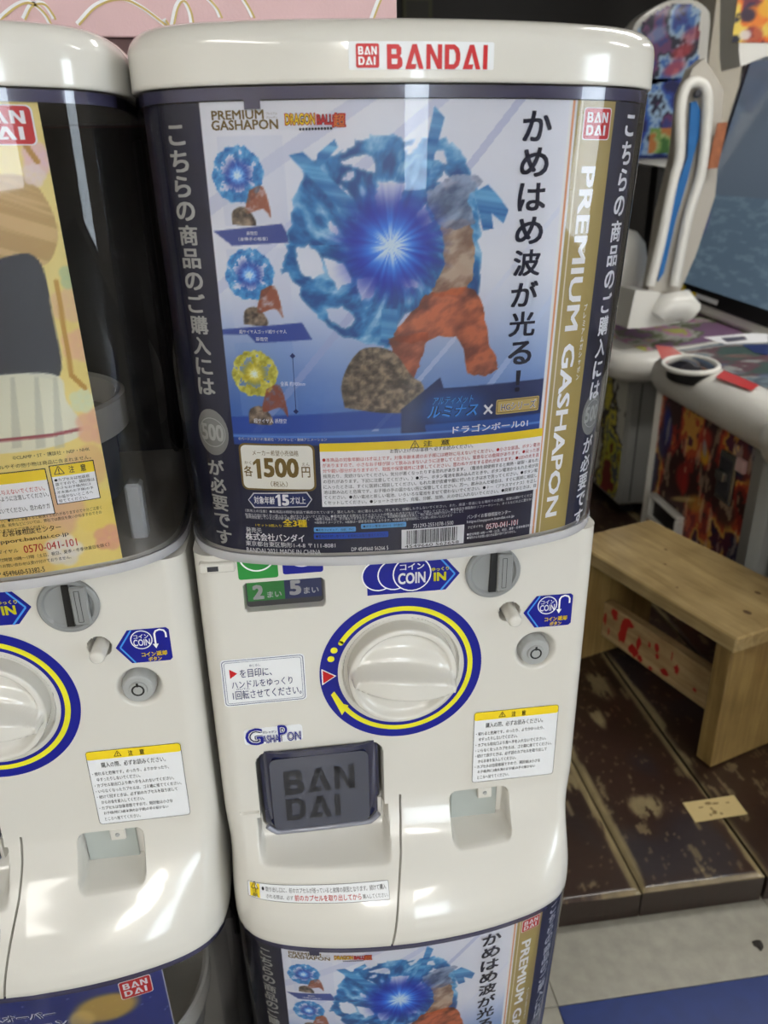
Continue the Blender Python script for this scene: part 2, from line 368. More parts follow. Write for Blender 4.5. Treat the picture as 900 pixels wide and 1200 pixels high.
    def emblem2(s,u0,u1,v0,v1,h=.0004,name='printed_emblem',rim=True):
        """red square emblem with the two-line word in white"""
        w_=u1-u0;g=v1-v0
        if rim: s.rrect2(u0-.03*w_,u1+.03*w_,v0-.03*g,v1+.03*g,.09*w_,M['white_'],h,name)
        s.rrect2(u0,u1,v0,v1,.08*w_,M['red'],h+.0001,name)
        s.brand2('BAN',u0+.1*w_,u1-.1*w_,v0+.54*g,v0+.88*g,M['white_'],h+.0002,name)
        s.brand2('DAI',u0+.1*w_,u1-.16*w_,v0+.12*g,v0+.46*g,M['white_'],h+.0002,name)
    def done(s):
        for key,(v,f) in s.d.items(): mk(key[1],v,f,key[0],s.p,s.o)
        s.d={}
def warn_sign(P,u,v,r,h=.0006):
    P.line2([(u,v+r),(u-r*.95,v-r*.7),(u+r*.95,v-r*.7),(u,v+r)],r*.16,M['ink'],h,'lettering')
    P.line2([(u,v+r*.45),(u,v-r*.2)],r*.2,M['ink'],h,'lettering');P.disc2(u,v-r*.45,r*.12,M['ink'],h,name='lettering')
# ------------------------------------------------------------------ art painter: printed picture as colour on a fine mesh
class Art:
    def __init__(s,surf,u0,u1,v0,v1,step):
        s.s=surf;s.nu=int((u1-u0)/step)+1;s.nv=int((v1-v0)/step)+1;s.u=np.linspace(u0,u1,s.nu);s.v=np.linspace(v0,v1,s.nv)
        s.U,s.V=np.meshgrid(s.u,s.v);s.C=np.ones(s.U.shape+(3,))
    def blend(s,m,c,a=1.): 
        c=np.asarray(c,float)
        if c.ndim==1:c=c/255.
        m=np.clip(m*a,0,1)[...,None];s.C=s.C*(1-m)+c*m
    def inpoly(s,P):
        P=np.array(P);x0,x1,y0_,y1=P[:,0].min(),P[:,0].max(),P[:,1].min(),P[:,1].max();i0,i1=np.searchsorted(s.u,[x0,x1]);j0,j1=np.searchsorted(s.v,[y0_,y1])
        o=np.zeros(s.U.shape);
        for du,dv in((0,0),(.3,.35),(-.35,.25),(.2,-.35),(-.25,-.2)):
            st=s.u[1]-s.u[0];X=s.U[j0:j1+1,i0:i1+1]+du*st;Y=s.V[j0:j1+1,i0:i1+1]+dv*st;I=np.zeros(X.shape,bool)
            for (a,b),(c,d) in zip(P,np.roll(P,-1,0)):
                if b==d:continue
                I^=((b>Y)!=(d>Y))&(X<(c-a)*(Y-b)/(d-b)+a)
            o[j0:j1+1,i0:i1+1]+=I/5.
        return o
    def poly2(s,P,c,a=1.): s.blend(s.inpoly(P),c,a)
    def poly(s,px,c,a=1.): s.poly2([s.s.hit(p) for p in px],c,a)
    def spline(s,px,c,a=1.):
        P=np.array(px+[px[0]],float);s.poly2([s.s.hit(p) for p in catmull(P,6)],c,a)
    def mask(s,px): return s.inpoly([s.s.hit(p) for p in px])
    def smask(s,px): return s.inpoly([s.s.hit(p) for p in catmull(np.array(px+[px[0]],float),6)])
    def blob(s,px,ru,rv,c,a=1.,soft=.5,ang=0):
        u,v=s.s.hit(px) if px[0]>2 or px[1]>2 else px;X=s.U-u;Y=s.V-v;t=math.radians(ang);X,Y=X*math.cos(t)+Y*math.sin(t),-X*math.sin(t)+Y*math.cos(t)
        d=np.sqrt((X/ru)**2+(Y/rv)**2);s.blend(1-sstep(1-soft,1+soft*.4,d),c,a)
    def build(s,name,material,parent,org=(0,0,0),h=0.):
        V=[]
        if isinstance(s.s,Ruled):
            for z in s.v:
                x,y,_=s.s.P(s.u,z,h);V.append(np.column_stack([x,y,np.full(s.nu,z)]))
            V=np.vstack(V)
        else:
            V=(s.s.o+s.U.reshape(-1,1)*s.s.a+s.V.reshape(-1,1)*s.s.b+s.s.n*h)
        return mk(name,V,grid_faces(s.nv,s.nu),material,parent,org,smooth=180,col=s.C.reshape(-1,3))
ORG=(0,0,ZB)
exec_parts=[]
# ------------------------------------------------------------------ capsule machine: shared meshes
BD=Body(); hb=BD.hit
KX,KZ,KR=-.0017,-.1216,.0667
def b4(pts):
    q=[hb(p) for p in pts];return (q[0][0]+q[3][0])/2,(q[1][0]+q[2][0])/2,(q[2][1]+q[3][1])/2,(q[0][1]+q[1][1])/2
CH=b4([(299,885),(450,866),(450,973),(308,986)])        # capsule chute window
CR=b4([(528,928),(600,920),(597,991),(531,993)])        # coin return pocket
DW=b4([(286,684),(380,677),(381,710),(287,718)])        # coin count window
LK=hb((626.5,762)); BT=hb((597,717)); CS=hb((577,669.5)); CSR=(hb((609,667))[0]-hb((545,674))[0])/2
SC0=hb((380,1019))[1]
seam=[hb(p) for p in((469,932),(469.5,960),(470,1000),(467,1050),(459,1111))]
SEAMX=np.array([s_[0] for s_ in seam]);SEAMZ=np.array([s_[1] for s_ in seam]);LSZ=hb((280,954))[1]
def sdrr(x,z,b,r):
    cx,cz=(b[0]+b[1])/2,(b[2]+b[3])/2;qx=np.abs(x-cx)-((b[1]-b[0])/2-r);qz=np.abs(z-cz)-((b[3]-b[2])/2-r)
    return np.hypot(np.maximum(qx,0),np.maximum(qz,0))+np.minimum(np.maximum(qx,qz),0)-r
def recess(x,z):
    yf=hw_front(x,z);d=np.zeros_like(x)
    # scoop below the chute window
    bx=(CH[0]-.004,CH[1]+.004,SC0,CH[2]+.02);t=np.clip((CH[2]-z)/(CH[2]-SC0),0,1);ys=.007*(1-t**2.2)+float(y0(SC0))*t**2.2
    soft=.0035+.006*t
    d=np.maximum(d,np.maximum(0,ys-yf)*(1-sstep(-.001,1,(np.abs(x-(bx[0]+bx[1])/2)-(bx[1]-bx[0])/2+soft)/soft))*(z<CH[2]+.02)*(z>SC0))
    s=sdrr(x,z,CH,.012);d=np.maximum(d,.030*(1-sstep(-.0022,0.0002,s)))
    s=sdrr(x,z,CR,.008);d=np.maximum(d,np.minimum(.010-yf,np.maximum(0,(z-CR[2])*4.5))*(1-sstep(-.0025,.0004,s)))
    r=np.hypot(x-KX,z-KZ);d=np.maximum(d,.004*(1-sstep(.0468,.0485,r)));d=d-.0016*(sstep(.0478,.0492,r)*(1-sstep(.0500,.0515,r)))
    r=np.hypot(x-LK[0]-.001,z-LK[1]);d=np.maximum(d,.010*(1-sstep(.0105,.0185,r)))
    r=np.hypot(x-BT[0],z-BT[1]);d=np.maximum(d,.016*(1-sstep(.0072,.0088,r)))
    s=sdrr(x,z,DW,.0035);d=np.maximum(d,.008*(1-sstep(-.0015,.0003,s)))
    g=np.abs(x-np.interp(-z,-SEAMZ,SEAMX));d=np.maximum(d,.007*(g<.00062)*(z<SEAMZ[0]))
    d=np.maximum(d,.0022*(np.abs(z-LSZ)<.0009)*(x<CH[0]-.002))
    return d
def housing_mesh(par):
    xf=np.linspace(-.141,.141,284);XREF=xf[np.argmin(np.abs(xf-SEAMX.mean()))];zs=np.concatenate([[-.0072],np.linspace(-.0085,-.361,321),[-.3635,ZB+.0004,ZB]])
    a=np.linspace(0,1,12)[1:];L=Ruled(0.)
    P=TOPP;i=np.searchsorted(P[:,0],.141);Q=P[P[:,0]>=.141];Q=Q[:-1]
    q=np.concatenate([[0],np.cumsum(np.linalg.norm(np.diff(Q,axis=0),axis=1))]);q/=q[-1]
    Bc=np.column_stack([np.interp(a,q,Q[:,0]),np.interp(a,q,Q[:,1])]);Ac=np.column_stack([.141+.016*np.sin(a*math.pi/2),.016-.016*np.cos(a*math.pi/2)])
    back=[(.1575,.10),(.1575,.16),(.1575,.22),(.1575,.262),(.150,.27)]
    V=[]
    for z in zs:
        t=-float(y0(z))/.0605;ins=0 if z>-.361 else (.0022 if z==ZB else (.001 if z<-.3645 else .0003))
        xs_=float(np.interp(-z,-SEAMZ,SEAMX));X=xf+(xs_-XREF)*np.exp(-((xf-XREF)/.03)**2);F_=hw_front(X,np.full_like(X,z))+recess(X,np.full_like(X,z))+ins
        c=Ac*(1-t)+Bc*t;b=np.array(back)
        right=np.vstack([c-[ins,0],b]);left=right[::-1]*[-1,1]
        row=np.vstack([left,np.column_stack([X,F_]),right]);V.append(np.column_stack([row,np.full(len(row),z)]))
    n=len(V[0]);V=np.vstack(V);Fc=grid_faces(len(zs),n,True).tolist();m=len(zs)-1
    Fc+=[tuple(range(n)),tuple(range(m*n,m*n+n))]
    o=mk('housing',V,Fc,M['white'],par,ORG,smooth=38);fixn(o);o.data.set_sharp_from_angle(angle=math.radians(38));return o
def loft(prof,surf,name,m,par,closed=False,smooth=40,side=True):
    """sweep a profile of (outward offset, height) along the dome outline, carried back along the sides"""
    V=[];nu=90
    for h,z in prof:
        L=surf.cur(z)[1];u=np.linspace(L[0],L[-1],nu);x,y,_=surf.P(u,z,h);xs=surf.P(L[-1],z,h)[0]
        row=[(-xs,.262,z),(-xs,.16,z)]+list(zip(x,y,[z]*nu))+[(xs,.16,z),(xs,.262,z)] if side else list(zip(x,y,[z]*nu))
        V+=row
    n=len(row);Fc=grid_faces(len(prof),n).tolist()
    if closed: Fc+=[((len(prof)-1)*n+i,(len(prof)-1)*n+i+1,i+1,i) for i in range(n-1)]
    return fixn(mk(name,V,Fc,m,par,ORG,smooth=smooth))
DS=Ruled(.0004);POS=Ruled(.0040);POSL=Ruled(.0040,-SP)
def knob_mesh(par):
    R=.0440;rs=np.concatenate([np.linspace(0,.042,40),[.0428,.0434,.0438,R,R]]);T=np.linspace(0,2*math.pi,120,endpoint=False);V=[]
    a=math.radians(-9)
    for k,r in enumerate(rs):
        x=r*np.cos(T);z=r*np.sin(T);u=x*math.cos(a)+z*math.sin(a);v=-x*math.sin(a)+z*math.cos(a)
        wd=.0168*np.sqrt(np.clip(1-(u/.0425)**2,0,1))+.0004
        s=np.abs(v)/wd
        base=.0095+.004*(1-(r/R)**2)
        dish=.0055*sstep(1.0,1.6,s)*(1-sstep(.034,.041,np.full_like(s,r)))
        ridge=(.0320*(1-.25*(u/.043)**2)-base)*(1-sstep(.42,.95,s))*(1-sstep(.0405,.0432,np.full_like(s,r)))
        h=base-dish+ridge
        rim=.0015*sstep(.0375,.040,np.full_like(s,r));h=h+rim
        if k>=len(rs)-4: h=np.full_like(x,(.0108,.0102,.009,.0075)[k-len(rs)+4]) if k<len(rs)-1 else np.full_like(x,-.004)
        V+=list(zip(KX+x,-h,KZ+z))
    return fixn(mk('turning_knob',V,grid_faces(len(rs),120,True).tolist(),M['knobw'],par,ORG,smooth=50))
def lid_mesh(par):
    R=TOPP;b=[(.158,.16),(.158,.235),(.154,.255),(.145,.266),(.130,.27)];P=np.vstack([R,np.array(b),np.array(b)[::-1]*[-1,1]])
    T=np.roll(P,-1,0)-np.roll(P,1,0);T/=np.linalg.norm(T,axis=1)[:,None];N=np.column_stack([T[:,1],-T[:,0]])
    pr=[(-.004,.2925),(.0002,.2921),(.0012,.2930),(.0012,.2945),(.0012,.303),(.0011,.3105),(.0006,.3138),(-.0008,.3168),(-.0032,.3196),(-.0068,.3218),(-.0115,.3234),(-.018,.3242),(-.028,.3246)]
    V=[];
    for o_,z in pr: V+=list(np.column_stack([P+N*o_,np.full(len(P),z)]))
    n=len(P);Fc=grid_faces(len(pr),n,True).tolist()+[tuple(range(n)),tuple(range((len(pr)-1)*n,len(pr)*n))]
    return fixn(mk('lid',V,Fc,M['lid'],par,ORG,smooth=60))
def dome_interior(par):
    s=[]
    mk('back_panel',*join(box(-.150,.150,.235,.262,.0,.291)),M['dark'],par,ORG)
    mk('tray_floor',*prism([(float(a),float(b),-.0056) for a,b in offs(BOTP,.0065)]+[(.150,.24,-.0056),(-.150,.24,-.0056)],(0,0,.008)),M['white'],par,ORG)
    # star wheel and its housing that feed the capsules
    v,f=lathe_z([(.106,.064),(.110,.066),(.110,.091),(.107,.093),(.103,.091),(.103,.068),(.02,.066),(.02,.064)],0,.106,56)
    wh=mk('feed_wheel',v,f,M['white'],par,ORG,smooth=40)
    for k in range(6):
        a=math.radians(k*60+18);c,s_=math.cos(a),math.sin(a);P=[(.03,-.0015),(.107,-.0015),(.107,.0015),(.03,.0015)]
        q=[(c*p-s_*r_,.106+s_*p+c*r_,.091) for p,r_ in P];v,f=prism(q,(0,0,.020));mk('vane',v,f,M['white'],wh,(0,0,0))
    v,f=lathe_z([(.098,.010),(.098,.056),(.094,.062),(.0,.062)],0,.106,48);mk('feed_drum',v,f,M['grey'],par,ORG,smooth=40)
    mk('side_strut',*bbox(.128,.136,.20,.23,.01,.28),M['dark'],par,ORG);mk('side_strut',*bbox(-.136,-.128,.20,.23,.01,.28),M['dark'],par,ORG);mk('corner_block',*bbox(.118,.130,.02,.035,.0,.045,.002),M['greyl'],par,ORG)
def machine(name_loc,label,has_lid,poster_fn):
    pass
def surface_parts(par):
    """everything on the front of the housing"""
    ORGb=ORG
    # chute
    c=CH
    cx,cz=(c[0]+c[1])/2,(c[2]+c[3])/2
    mk('chute_back',*box(c[0]+.002,c[1]-.002,.0255,.0285,c[2]+.002,c[3]-.002),M['black'],par,ORG)
    # smoked door: bulging plate with rounded lower corners
    u0,u1,v0,v1=c[0]+.003,c[1]-.003,c[2]+.0015,c[3]+.0015;nx,nz=40,36;V=[]
    for lay in(0,1):
        for j in range(nz+1):
            for i in range(nx+1):
                a=i/nx*2-1;b=j/nz*2-1
                x=(u0+u1)/2+(u1-u0)/2*a;z=(v0+v1)/2+(v1-v0)/2*b
                # squircle corners at the bottom
                if b<0: 
                    k=.84+.16*math.sqrt(max(0,1-max(0,(-b-.70)/.30)**2)) if -b>.70 else 1
                    x=(u0+u1)/2+(u1-u0)/2*a*k
                y=.0005-.006*(1-abs(a)**6)*(1-max(0,-b)**7)+.004*(abs(a)**8)+(0 if lay==0 else .003)
                V.append((x,y,z))
    n=(nx+1)*(nz+1);g=grid_faces(nz+1,nx+1);Fc=g.tolist()+(g+n).tolist()
    edge=[i for i in range(nx+1)]+[j*(nx+1)+nx for j in range(1,nz+1)]+[nz*(nx+1)+i for i in range(nx-1,-1,-1)]+[j*(nx+1) for j in range(nz-1,0,-1)]
    Fc+=[(edge[i],edge[(i+1)%len(edge)],edge[(i+1)%len(edge)]+n,edge[i]+n) for i in range(len(edge))]
    door=fixn(mk('chute_door',V,Fc,M['navyclear'],par,ORG,smooth=50))
    P=Print(Flat((cx,-.0056,cz),(1,0,0),(0,0,1)),door)   # org handled below
    P.o=ORG
    hw_,hh=(u1-u0)/2,(v1-v0)/2
    P.rrect2(-hw_*.84,hw_*.80,-hh*.80,hh*.92,.006,M['smoke2'],.0002,'inner_panel')
    P.brand2('BAN',-hw_*.62,hw_*.56,hh*.06,hh*.62,M['smokel'],.0007)
    P.brand2('DAI',-hw_*.62,hw_*.30,-hh*.58,-hh*.06,M['smokel'],.0007)
    P.done()
    lip=[( (u0+u1)/2+(u1-u0)*.5*a,-.0035-.001*(1-a*a),v0+.004+.010*max(0,abs(a)-.80)**1.3*8) for a in np.linspace(-.96,.96,26)]
    mk('door_lip',*tube(lip,.0026,8),M['doorlip'],door,ORG,smooth=60)
    # coin return
    r=CR
    zf=float(aty((560,963),.0072)[2]);fl=mk('coin_return_flap',*bbox(r[0]+.003,r[1]-.008,.0072,.0088,zf,r[3]-.001,.0008),M['flap'],par,ORG)
    mk('latch',*box(r[0]+.021,r[0]+.026,.0062,.0085,zf-.001,zf+.002),M['black'],fl,ORG)
    tb=mk('lock_tab',*bbox(r[0]+.026,r[0]+.039,-.0005,.004,r[3]-.012,r[3]+.0005,.001),M['white'],par,ORG)
    mk('screw',*lathe_y([(.0,-.0012),(.0016,-.0012),(.002,0)],r[0]+.0325,r[3]-.0055,16,-.0004),M['greyl'],tb,ORG)
    # knob
    knob_mesh(par)
    # coin slot
    x,z=CS;R=CSR
    cs=mk('coin_slot_plate',*lathe_y([(R,.002),(R,-.0025),(R-.0012,-.0035),(R-.0035,-.0035),(R-.005,-.0015),(R-.006,-.0012),(.0001,-.0022)],x,z,64),M['grey'],par,ORG,smooth=35)
    mk('slot',*prism([(x-.0010+.0036*(1 if 0 else 0)-.0022,-.0037,z-.0165),(x+.0024,-.0037,z-.0165),(x+.0022,-.0037,z+.0175),(x-.0024,-.0037,z+.0175)],(0,.002,0)),M['black'],cs,ORG)
    mk('guide_plate',*join(bbox(x+.0028,x+.0150,-.0055,-.001,z-.0155,z+.0165,.0012)),M['grey'],cs,ORG)
    PF=Print(Flat((x,-.0056,z),(1,0,0),(0,0,1)),cs,ORG);PF.rrect2(.0062,.0100,-.0125,.0135,.0004,M['black'],.0002,'outline',line=.0005);PF.done()
    mk('face_bulge',*lathe_y([(.0001,-.0042),(.004,-.0040),(.0075,-.0034),(.0085,-.0022)],x-.0105,z,32),M['greyl'],cs,ORG,smooth=60) if 0 else None
    # return button
    x,z=BT
    mk('coin_return_button',*lathe_y([(.0058,.015),(.0056,-.0130),(.0050,-.0145),(.0038,-.0152),(.0001,-.0153)],x+.0008,z-.0006,32),M['white'],par,ORG,smooth=40)
    mk('button_hole',*lathe_y([(.0074,.0135),(.0001,.0136)],x,z,28),M['grey'],par,ORG)
    # key lock
    x,z=LK
    lk=mk('key_lock',*lathe_y([(.0135,.0095),(.0130,.002),(.0118,-.0015),(.0108,-.0022),(.0072,-.0020),(.0068,-.0032),(.0066,-.0036),(.0001,-.0036)],x,z-.001,48),M['greyl'],par,ORG,smooth=35)
    PF=Print(Flat((x,-.0037,z-.001),(1,0,0),(0,0,1)),lk,ORG);PF.ring2(0,0,.0036,.0050,M['black'],.0002,name='keyway');PF.rrect2(-.0009,.0009,.0032,.0068,.0004,M['black'],.0003,'keyway');PF.done()
    # coin count window
    d=DW
    wn=mk('window_plate',*box(d[0]+.001,d[1]-.001,.0062,.0078,d[2]+.001,d[3]-.001),M['ink2'],par,ORG)
    F2=Flat(((d[0]+d[1])/2,.0060,(d[2]+d[3])/2),(1,0,0),(0,0,1));w2,h2=(d[1]-d[0])/2,(d[3]-d[2])/2;P=Print(F2,wn,ORG)
    P.rrect2(-w2*.93,0,-h2*.52,h2*.90,.0005,M['green'],.0002,'number_plate');P.rrect2(0,w2*.93,-h2*.52,h2*.90,.0005,M['dblue'],.0002,'number_plate')
    P.text2('2',-w2*.80,-w2*.52,-h2*.40,h2*.62,M['pgrey'],.0005,.06);P.text2('まい',-w2*.44,-w2*.08,-h2*.34,h2*.10,M['pgrey'],.0005,.03)
    P.text2('5',w2*.12,w2*.42,-h2*.30,h2*.74,M['pgrey'],.0005,.06);P.text2('まい',w2*.48,w2*.86,-h2*.26,h2*.20,M['pgrey'],.0005,.03);P.done()
    Fg=Flat(((d[0]+d[1])/2,.0012,(d[2]+d[3])/2),(1,0,0),(0,0,1));P=Print(Fg,par,ORG);P.rrect2(-w2,w2,-h2,h2,.003,M['dome'],0,'window_pane');P.done()
    # side hinge block under the dome, left
    hx,hz=hb((250,664))
    hg=mk('hinge_block',*bbox(-.152,-.126,-.004,.006,hz-.004,hz+.004,.0012),M['white'],par,ORG)
    mk('latch',*box(-.146,-.138,-.0045,-.003,hz-.002,hz+.0018),M['ink2'],hg,ORG)
    # ------------- stickers
    def sticker(name,label=None): 
        o=bpy.data.objects.new(name,None);COL.objects.link(o);o.parent=par;o.empty_display_size=.01
        return o
    def base(name,draw):
        """sticker: its ground shape is the part, everything printed on it a sub-part"""
        P=Print(BD,par,ORG);draw(P);(k,(v,f)),=P.d.items();o=mk(name,v,f,k[0],par,ORG);return o,Print(BD,o,ORG)
    # dial ring
    o,P=base('dial_ring',lambda P:P.ring2(KX,KZ,.0520,KR,M['blue'],.0003,n=140))
    P.ring2(KX,KZ,.0550,.0592,M['yel2'],.0005,148,-146,name='printed_arrow',n=160)
    for a in(148,): P.disc2(KX+.0571*math.cos(math.radians(a)),KZ+.0571*math.sin(math.radians(a)),.0021,M['yel2'],.0005,name='printed_arrow')
    for a in(156,164): P.disc2(KX+.0592*math.cos(math.radians(a)),KZ+.0592*math.sin(math.radians(a)),.0028,M['yel2'],.0005,name='printed_arrow')
    A=lambda r,a:(KX+r*math.cos(math.radians(a)),KZ+r*math.sin(math.radians(a)))
    P.poly2([A(.0635,-142),A(.0515+.002,-146),A(.0560,-150),A(.0575,-165),A(.0610,-163)],M['yel2'],.00055,'printed_arrow')
    P.poly2([A(.0640,-184.5),A(.0545,-180),A(.0640,-175.5)][::1],M['white_'],.0005,'printed_arrow') if 0 else None
    tx,tz=A(.0600,180)
    P.poly2([(tx-.0050,tz-.0078),(tx+.0068,tz),(tx-.0050,tz+.0078)],M['white_'],.0005,'printed_arrow');P.poly2([(tx-.0040,tz-.0062),(tx+.0054,tz),(tx-.0040,tz+.0062)],M['red'],.0007,'printed_arrow')
    P.done()
    # coin kinds above the window
    for nm,px,m in(('green_coin_sticker',[(277,645),(325,638),(325,676),(279,680)],'green'),('blue_coin_sticker',[(330,640),(378,632),(378,669),(331,674)],'blue')):
        bb=b4(px);o,P=base(nm,lambda P:P.rrect2(*bb,.002,M[m],.0003));P.ring2((bb[0]+bb[1])/2,bb[3]-.006,.0125,.0137,M['white_'],.0005);P.done()
    # coin-in arrow
    q=[hb(p) for p in((430,650),(525,638),(525,654),(538.7,672),(522,691.5),(432,697),(430,694))];zt=q[0][1];
    p1,p2,p3,p4=hb((525,654)),hb((538.7,672)),hb((522,691.6)),hb((430.5,697));L0=p4[0];zb=(p3[1]+p4[1])/2;zt=p1[1]
    o,P=base('coin_in_sticker',lambda P:P.poly2([(L0,zb),(p3[0],zb),(p2[0],(zb+zt)/2),(p3[0],zt),(L0,zt)],M['blue'],.0003))
    cz_=(zb+zt)/2+.003
    for px_,rr_ in((443.6,.0132),(462,.0132),(482.7,.0152)):
        X=hb((px_,673))[0];P.disc2(X,cz_,rr_,M['white_'],.00045 if px_<450 else (.00065 if px_<470 else .00085),name='printed_coin');P.disc2(X,cz_,rr_-.0010,M['blue'],.00055 if px_<450 else (.00075 if px_<470 else .00095),name='printed_coin')
    P.line2([(p3[0]-.004,zt),(p2[0]-.004,(zb+zt)/2),(p3[0]-.004,zb)],.0014,M['lblue'],.0006,'printed_chevron')
    X=hb((482.7,673))[0]
    P.text2('コイン',X-.0095,X+.0095,cz_+.0035,cz_+.0090,M['white_'],.0011,.03);P.text2('COIN',X-.0110,X+.0105,cz_-.0085,cz_+.0012,M['white_'],.0011,.04)
    X2=hb((515.5,673))[0];P.text2('ゆっくり',X2-.0068,X2+.0068,cz_+.0008,cz_+.0040,M['yel2'],.0011,.03);P.text2('IN',X2-.0052,X2+.0048,cz_-.0080,cz_-.0004,M['yel2'],.0011,.05);P.done()
    # coin return arrow
    t=hb((613.3,717));tl,tr,br,bl=[hb(p) for p in((628.9,697.8),(671.6,695.5),(668.5,732.4),(626.2,734.6))];xl=(tl[0]+bl[0])/2;xr=(tr[0]+br[0])/2;zt=(tl[1]+tr[1])/2;zb=(bl[1]+br[1])/2;zm=(zt+zb)/2
    o,P=base('coin_return_sticker',lambda P:P.poly2([(t[0],zm),(xl,zb),(xr-.002,zb),(xr,zb+.002),(xr,zt-.002),(xr-.002,zt),(xl,zt)],M['blue'],.0003))
    P.line2([(xl+.0028,zt-.0003),(t[0]+.0034,zm),(xl+.0028,zb+.0003)],.0012,M['lblue'],.0005,'printed_chevron')
    X,Z=hb((641.3,709));P.ring2(X,Z,.0074,.0082,M['white_'],.0005,name='printed_coin');P.text2('コイン',X-.0055,X+.0055,Z+.0012,Z+.0048,M['white_'],.0006,.02);P.text2('COIN',X-.0062,X+.0062,Z-.0052,Z+.0006,M['white_'],.0006,.025)
    hx=hb((661,709))[0];P.line2([(hx-.0042,Z-.005),(hx-.0042,Z+.0045),(hx-.003,Z+.0068),(hx,Z+.0078),(hx+.003,Z+.0068),(hx+.0042,Z+.0045),(hx+.0042,Z+.0005)],.0014,M['white_'],.0005,'printed_arrow');P.poly2([(hx-.0042,Z-.0085),(hx-.0020,Z-.0045),(hx-.0064,Z-.0045)],M['white_'],.0005,'printed_arrow')
    P.text2('コイン',xl+.008,xl+.0185,zb+.0052,zb+.0090,M['yellow'],.0006,.04);P.text2('返却',xl+.019,xl+.027,zb+.0050,zb+.0094,M['yellow'],.0006,.05);P.text2('ボタン',xl+.0125,xl+.0225,zb+.0008,zb+.0044,M['yellow'],.0006,.04);P.done()
    # turning instruction
    bb=b4([(259,775),(357,764),(359,819),(262,829)]);o,P=base('instruction_sticker',lambda P:P.rrect2(*bb,.003,M['sticker'],.0003))
    P.rrect2(bb[0]+.001,bb[1]-.001,bb[2]+.001,bb[3]-.001,.003,M['navyink'],.0005,'printed_border',line=.0005);P.rrect2(bb[0]+.0028,bb[1]-.0028,bb[2]+.0028,bb[3]-.0028,.002,M['navyink'],.0005,'printed_border',line=.0003)
    W_=bb[1]-bb[0];H_=bb[3]-bb[2];P.poly2([(bb[0]+.10*W_,bb[2]+.60*H_),(bb[0]+.19*W_,bb[2]+.70*H_),(bb[0]+.10*W_,bb[2]+.80*H_)],M['red'],.0006,'printed_arrow')
    for s_,a,b_,c_,e in(('を目印に、',.22,.60,.60,.78),('ハンドルをゆっくり',.11,.84,.38,.54),('1回転させてください。',.11,.94,.14,.33),('めじるし',.34,.47,.82,.87),('かいてん',.16,.32,.345,.385)): P.text2(s_,bb[0]+a*W_,bb[0]+b_*W_,bb[2]+c_*H_,bb[2]+e*H_,M['navyink'],.0006,.012)
    P.done()
    # makers' logo sticker
    bb=b4([(285,852),(354,846),(355,869),(287,876)]);W_=bb[1]-bb[0];H_=bb[3]-bb[2];o,P=base('logo_sticker',lambda P:P.rrect2(bb[0],bb[1],bb[2]+.1*H_,bb[3]-.1*H_,.003,M['sticker'],.0002))
    for m,bo,hh_ in((M['navyink'],.07,.0005),(M['white_'],.03,.0006),(M['blue'],.0,.0007)):
        P.text2('G',bb[0]+.02*W_,bb[0]+.32*W_,bb[2]+.08*H_,bb[2]+.92*H_,m,hh_,bo);P.text2('ASHA',bb[0]+.30*W_,bb[0]+.60*W_,bb[2]+.12*H_,bb[2]+.52*H_,m,hh_,bo);P.text2('P',bb[0]+.58*W_,bb[0]+.74*W_,bb[2]+.12*H_,bb[2]+.95*H_,m,hh_,bo);P.text2('ON',bb[0]+.73*W_,bb[0]+.97*W_,bb[2]+.12*H_,bb[2]+.58*H_,m,hh_,bo)
    P.text2('ガシャポン',bb[0]+.32*W_,bb[0]+.56*W_,bb[2]+.60*H_,bb[2]+.74*H_,M['navyink'],.0007,.02);P.done()
    # caution label
    bb=b4([(556.4,835.7),(654.4,824.4),(648,908.8),(552,914.6)]);W_=bb[1]-bb[0];H_=bb[3]-bb[2];o,P=base('caution_label',lambda P:P.rrect2(*bb,.003,M['sticker'],.0003))
    P.rrect2(bb[0],bb[1],bb[3]-.115*H_,bb[3],.0025,M['yellow'],.0004,'printed_band');P.rrect2(*bb,.003,M['ink2'],.0005,'printed_border',line=.0004)
    warn_sign(P,bb[0]+.33*W_,bb[3]-.062*H_,.0030);P.text2('注',bb[0]+.44*W_,bb[0]+.49*W_,bb[3]-.10*H_,bb[3]-.03*H_,M['ink'],.0006,.02);P.text2('意',bb[0]+.56*W_,bb[0]+.61*W_,bb[3]-.10*H_,bb[3]-.03*H_,M['ink'],.0006,.02)
    P.text2('購入の際、必ずお読みください。',bb[0]+.14*W_,bb[0]+.82*W_,bb[3]-.225*H_,bb[3]-.155*H_,M['ink'],.0006,.012)
    P.para2(['・揺れると危険です。のったり、よりかかったり、',' ゆすったりしないでください。','・カプセル取出口より奥へ手を入れないでください。','・いらなくなったカプセルは、ゴミ箱に捨ててください。','・続けて回すときは、必ず前のカプセルを取り出して',' からお金を投入してください。','・カプセルは包装容器ですので、開封後は小さな',' お子様(特に3歳未満のお子様)の手の届かない',' ところへ捨ててください。'],bb[0]+.03*W_,bb[1]-.05*W_,bb[2]+.03*H_,bb[3]-.26*H_,M['ink'],.0006,.008,.62);P.done()
    # long label on the foot
    bb=b4([(290,1039.5),(453.5,1019.4),(455.6,1036.5),(292.4,1061.4)]);W_=bb[1]-bb[0];H_=bb[3]-bb[2];o,P=base('takeout_label',lambda P:P.rrect2(*bb,.0008,M['sticker'],.0003))
    P.rrect2(bb[0]+.002,bb[0]+.085*W_,bb[2]+.06*H_,bb[3]-.06*H_,.0003,M['yellow'],.0004,'printed_band');P.rrect2(*bb,.0008,M['ink2'],.0005,'printed_border',line=.0003)
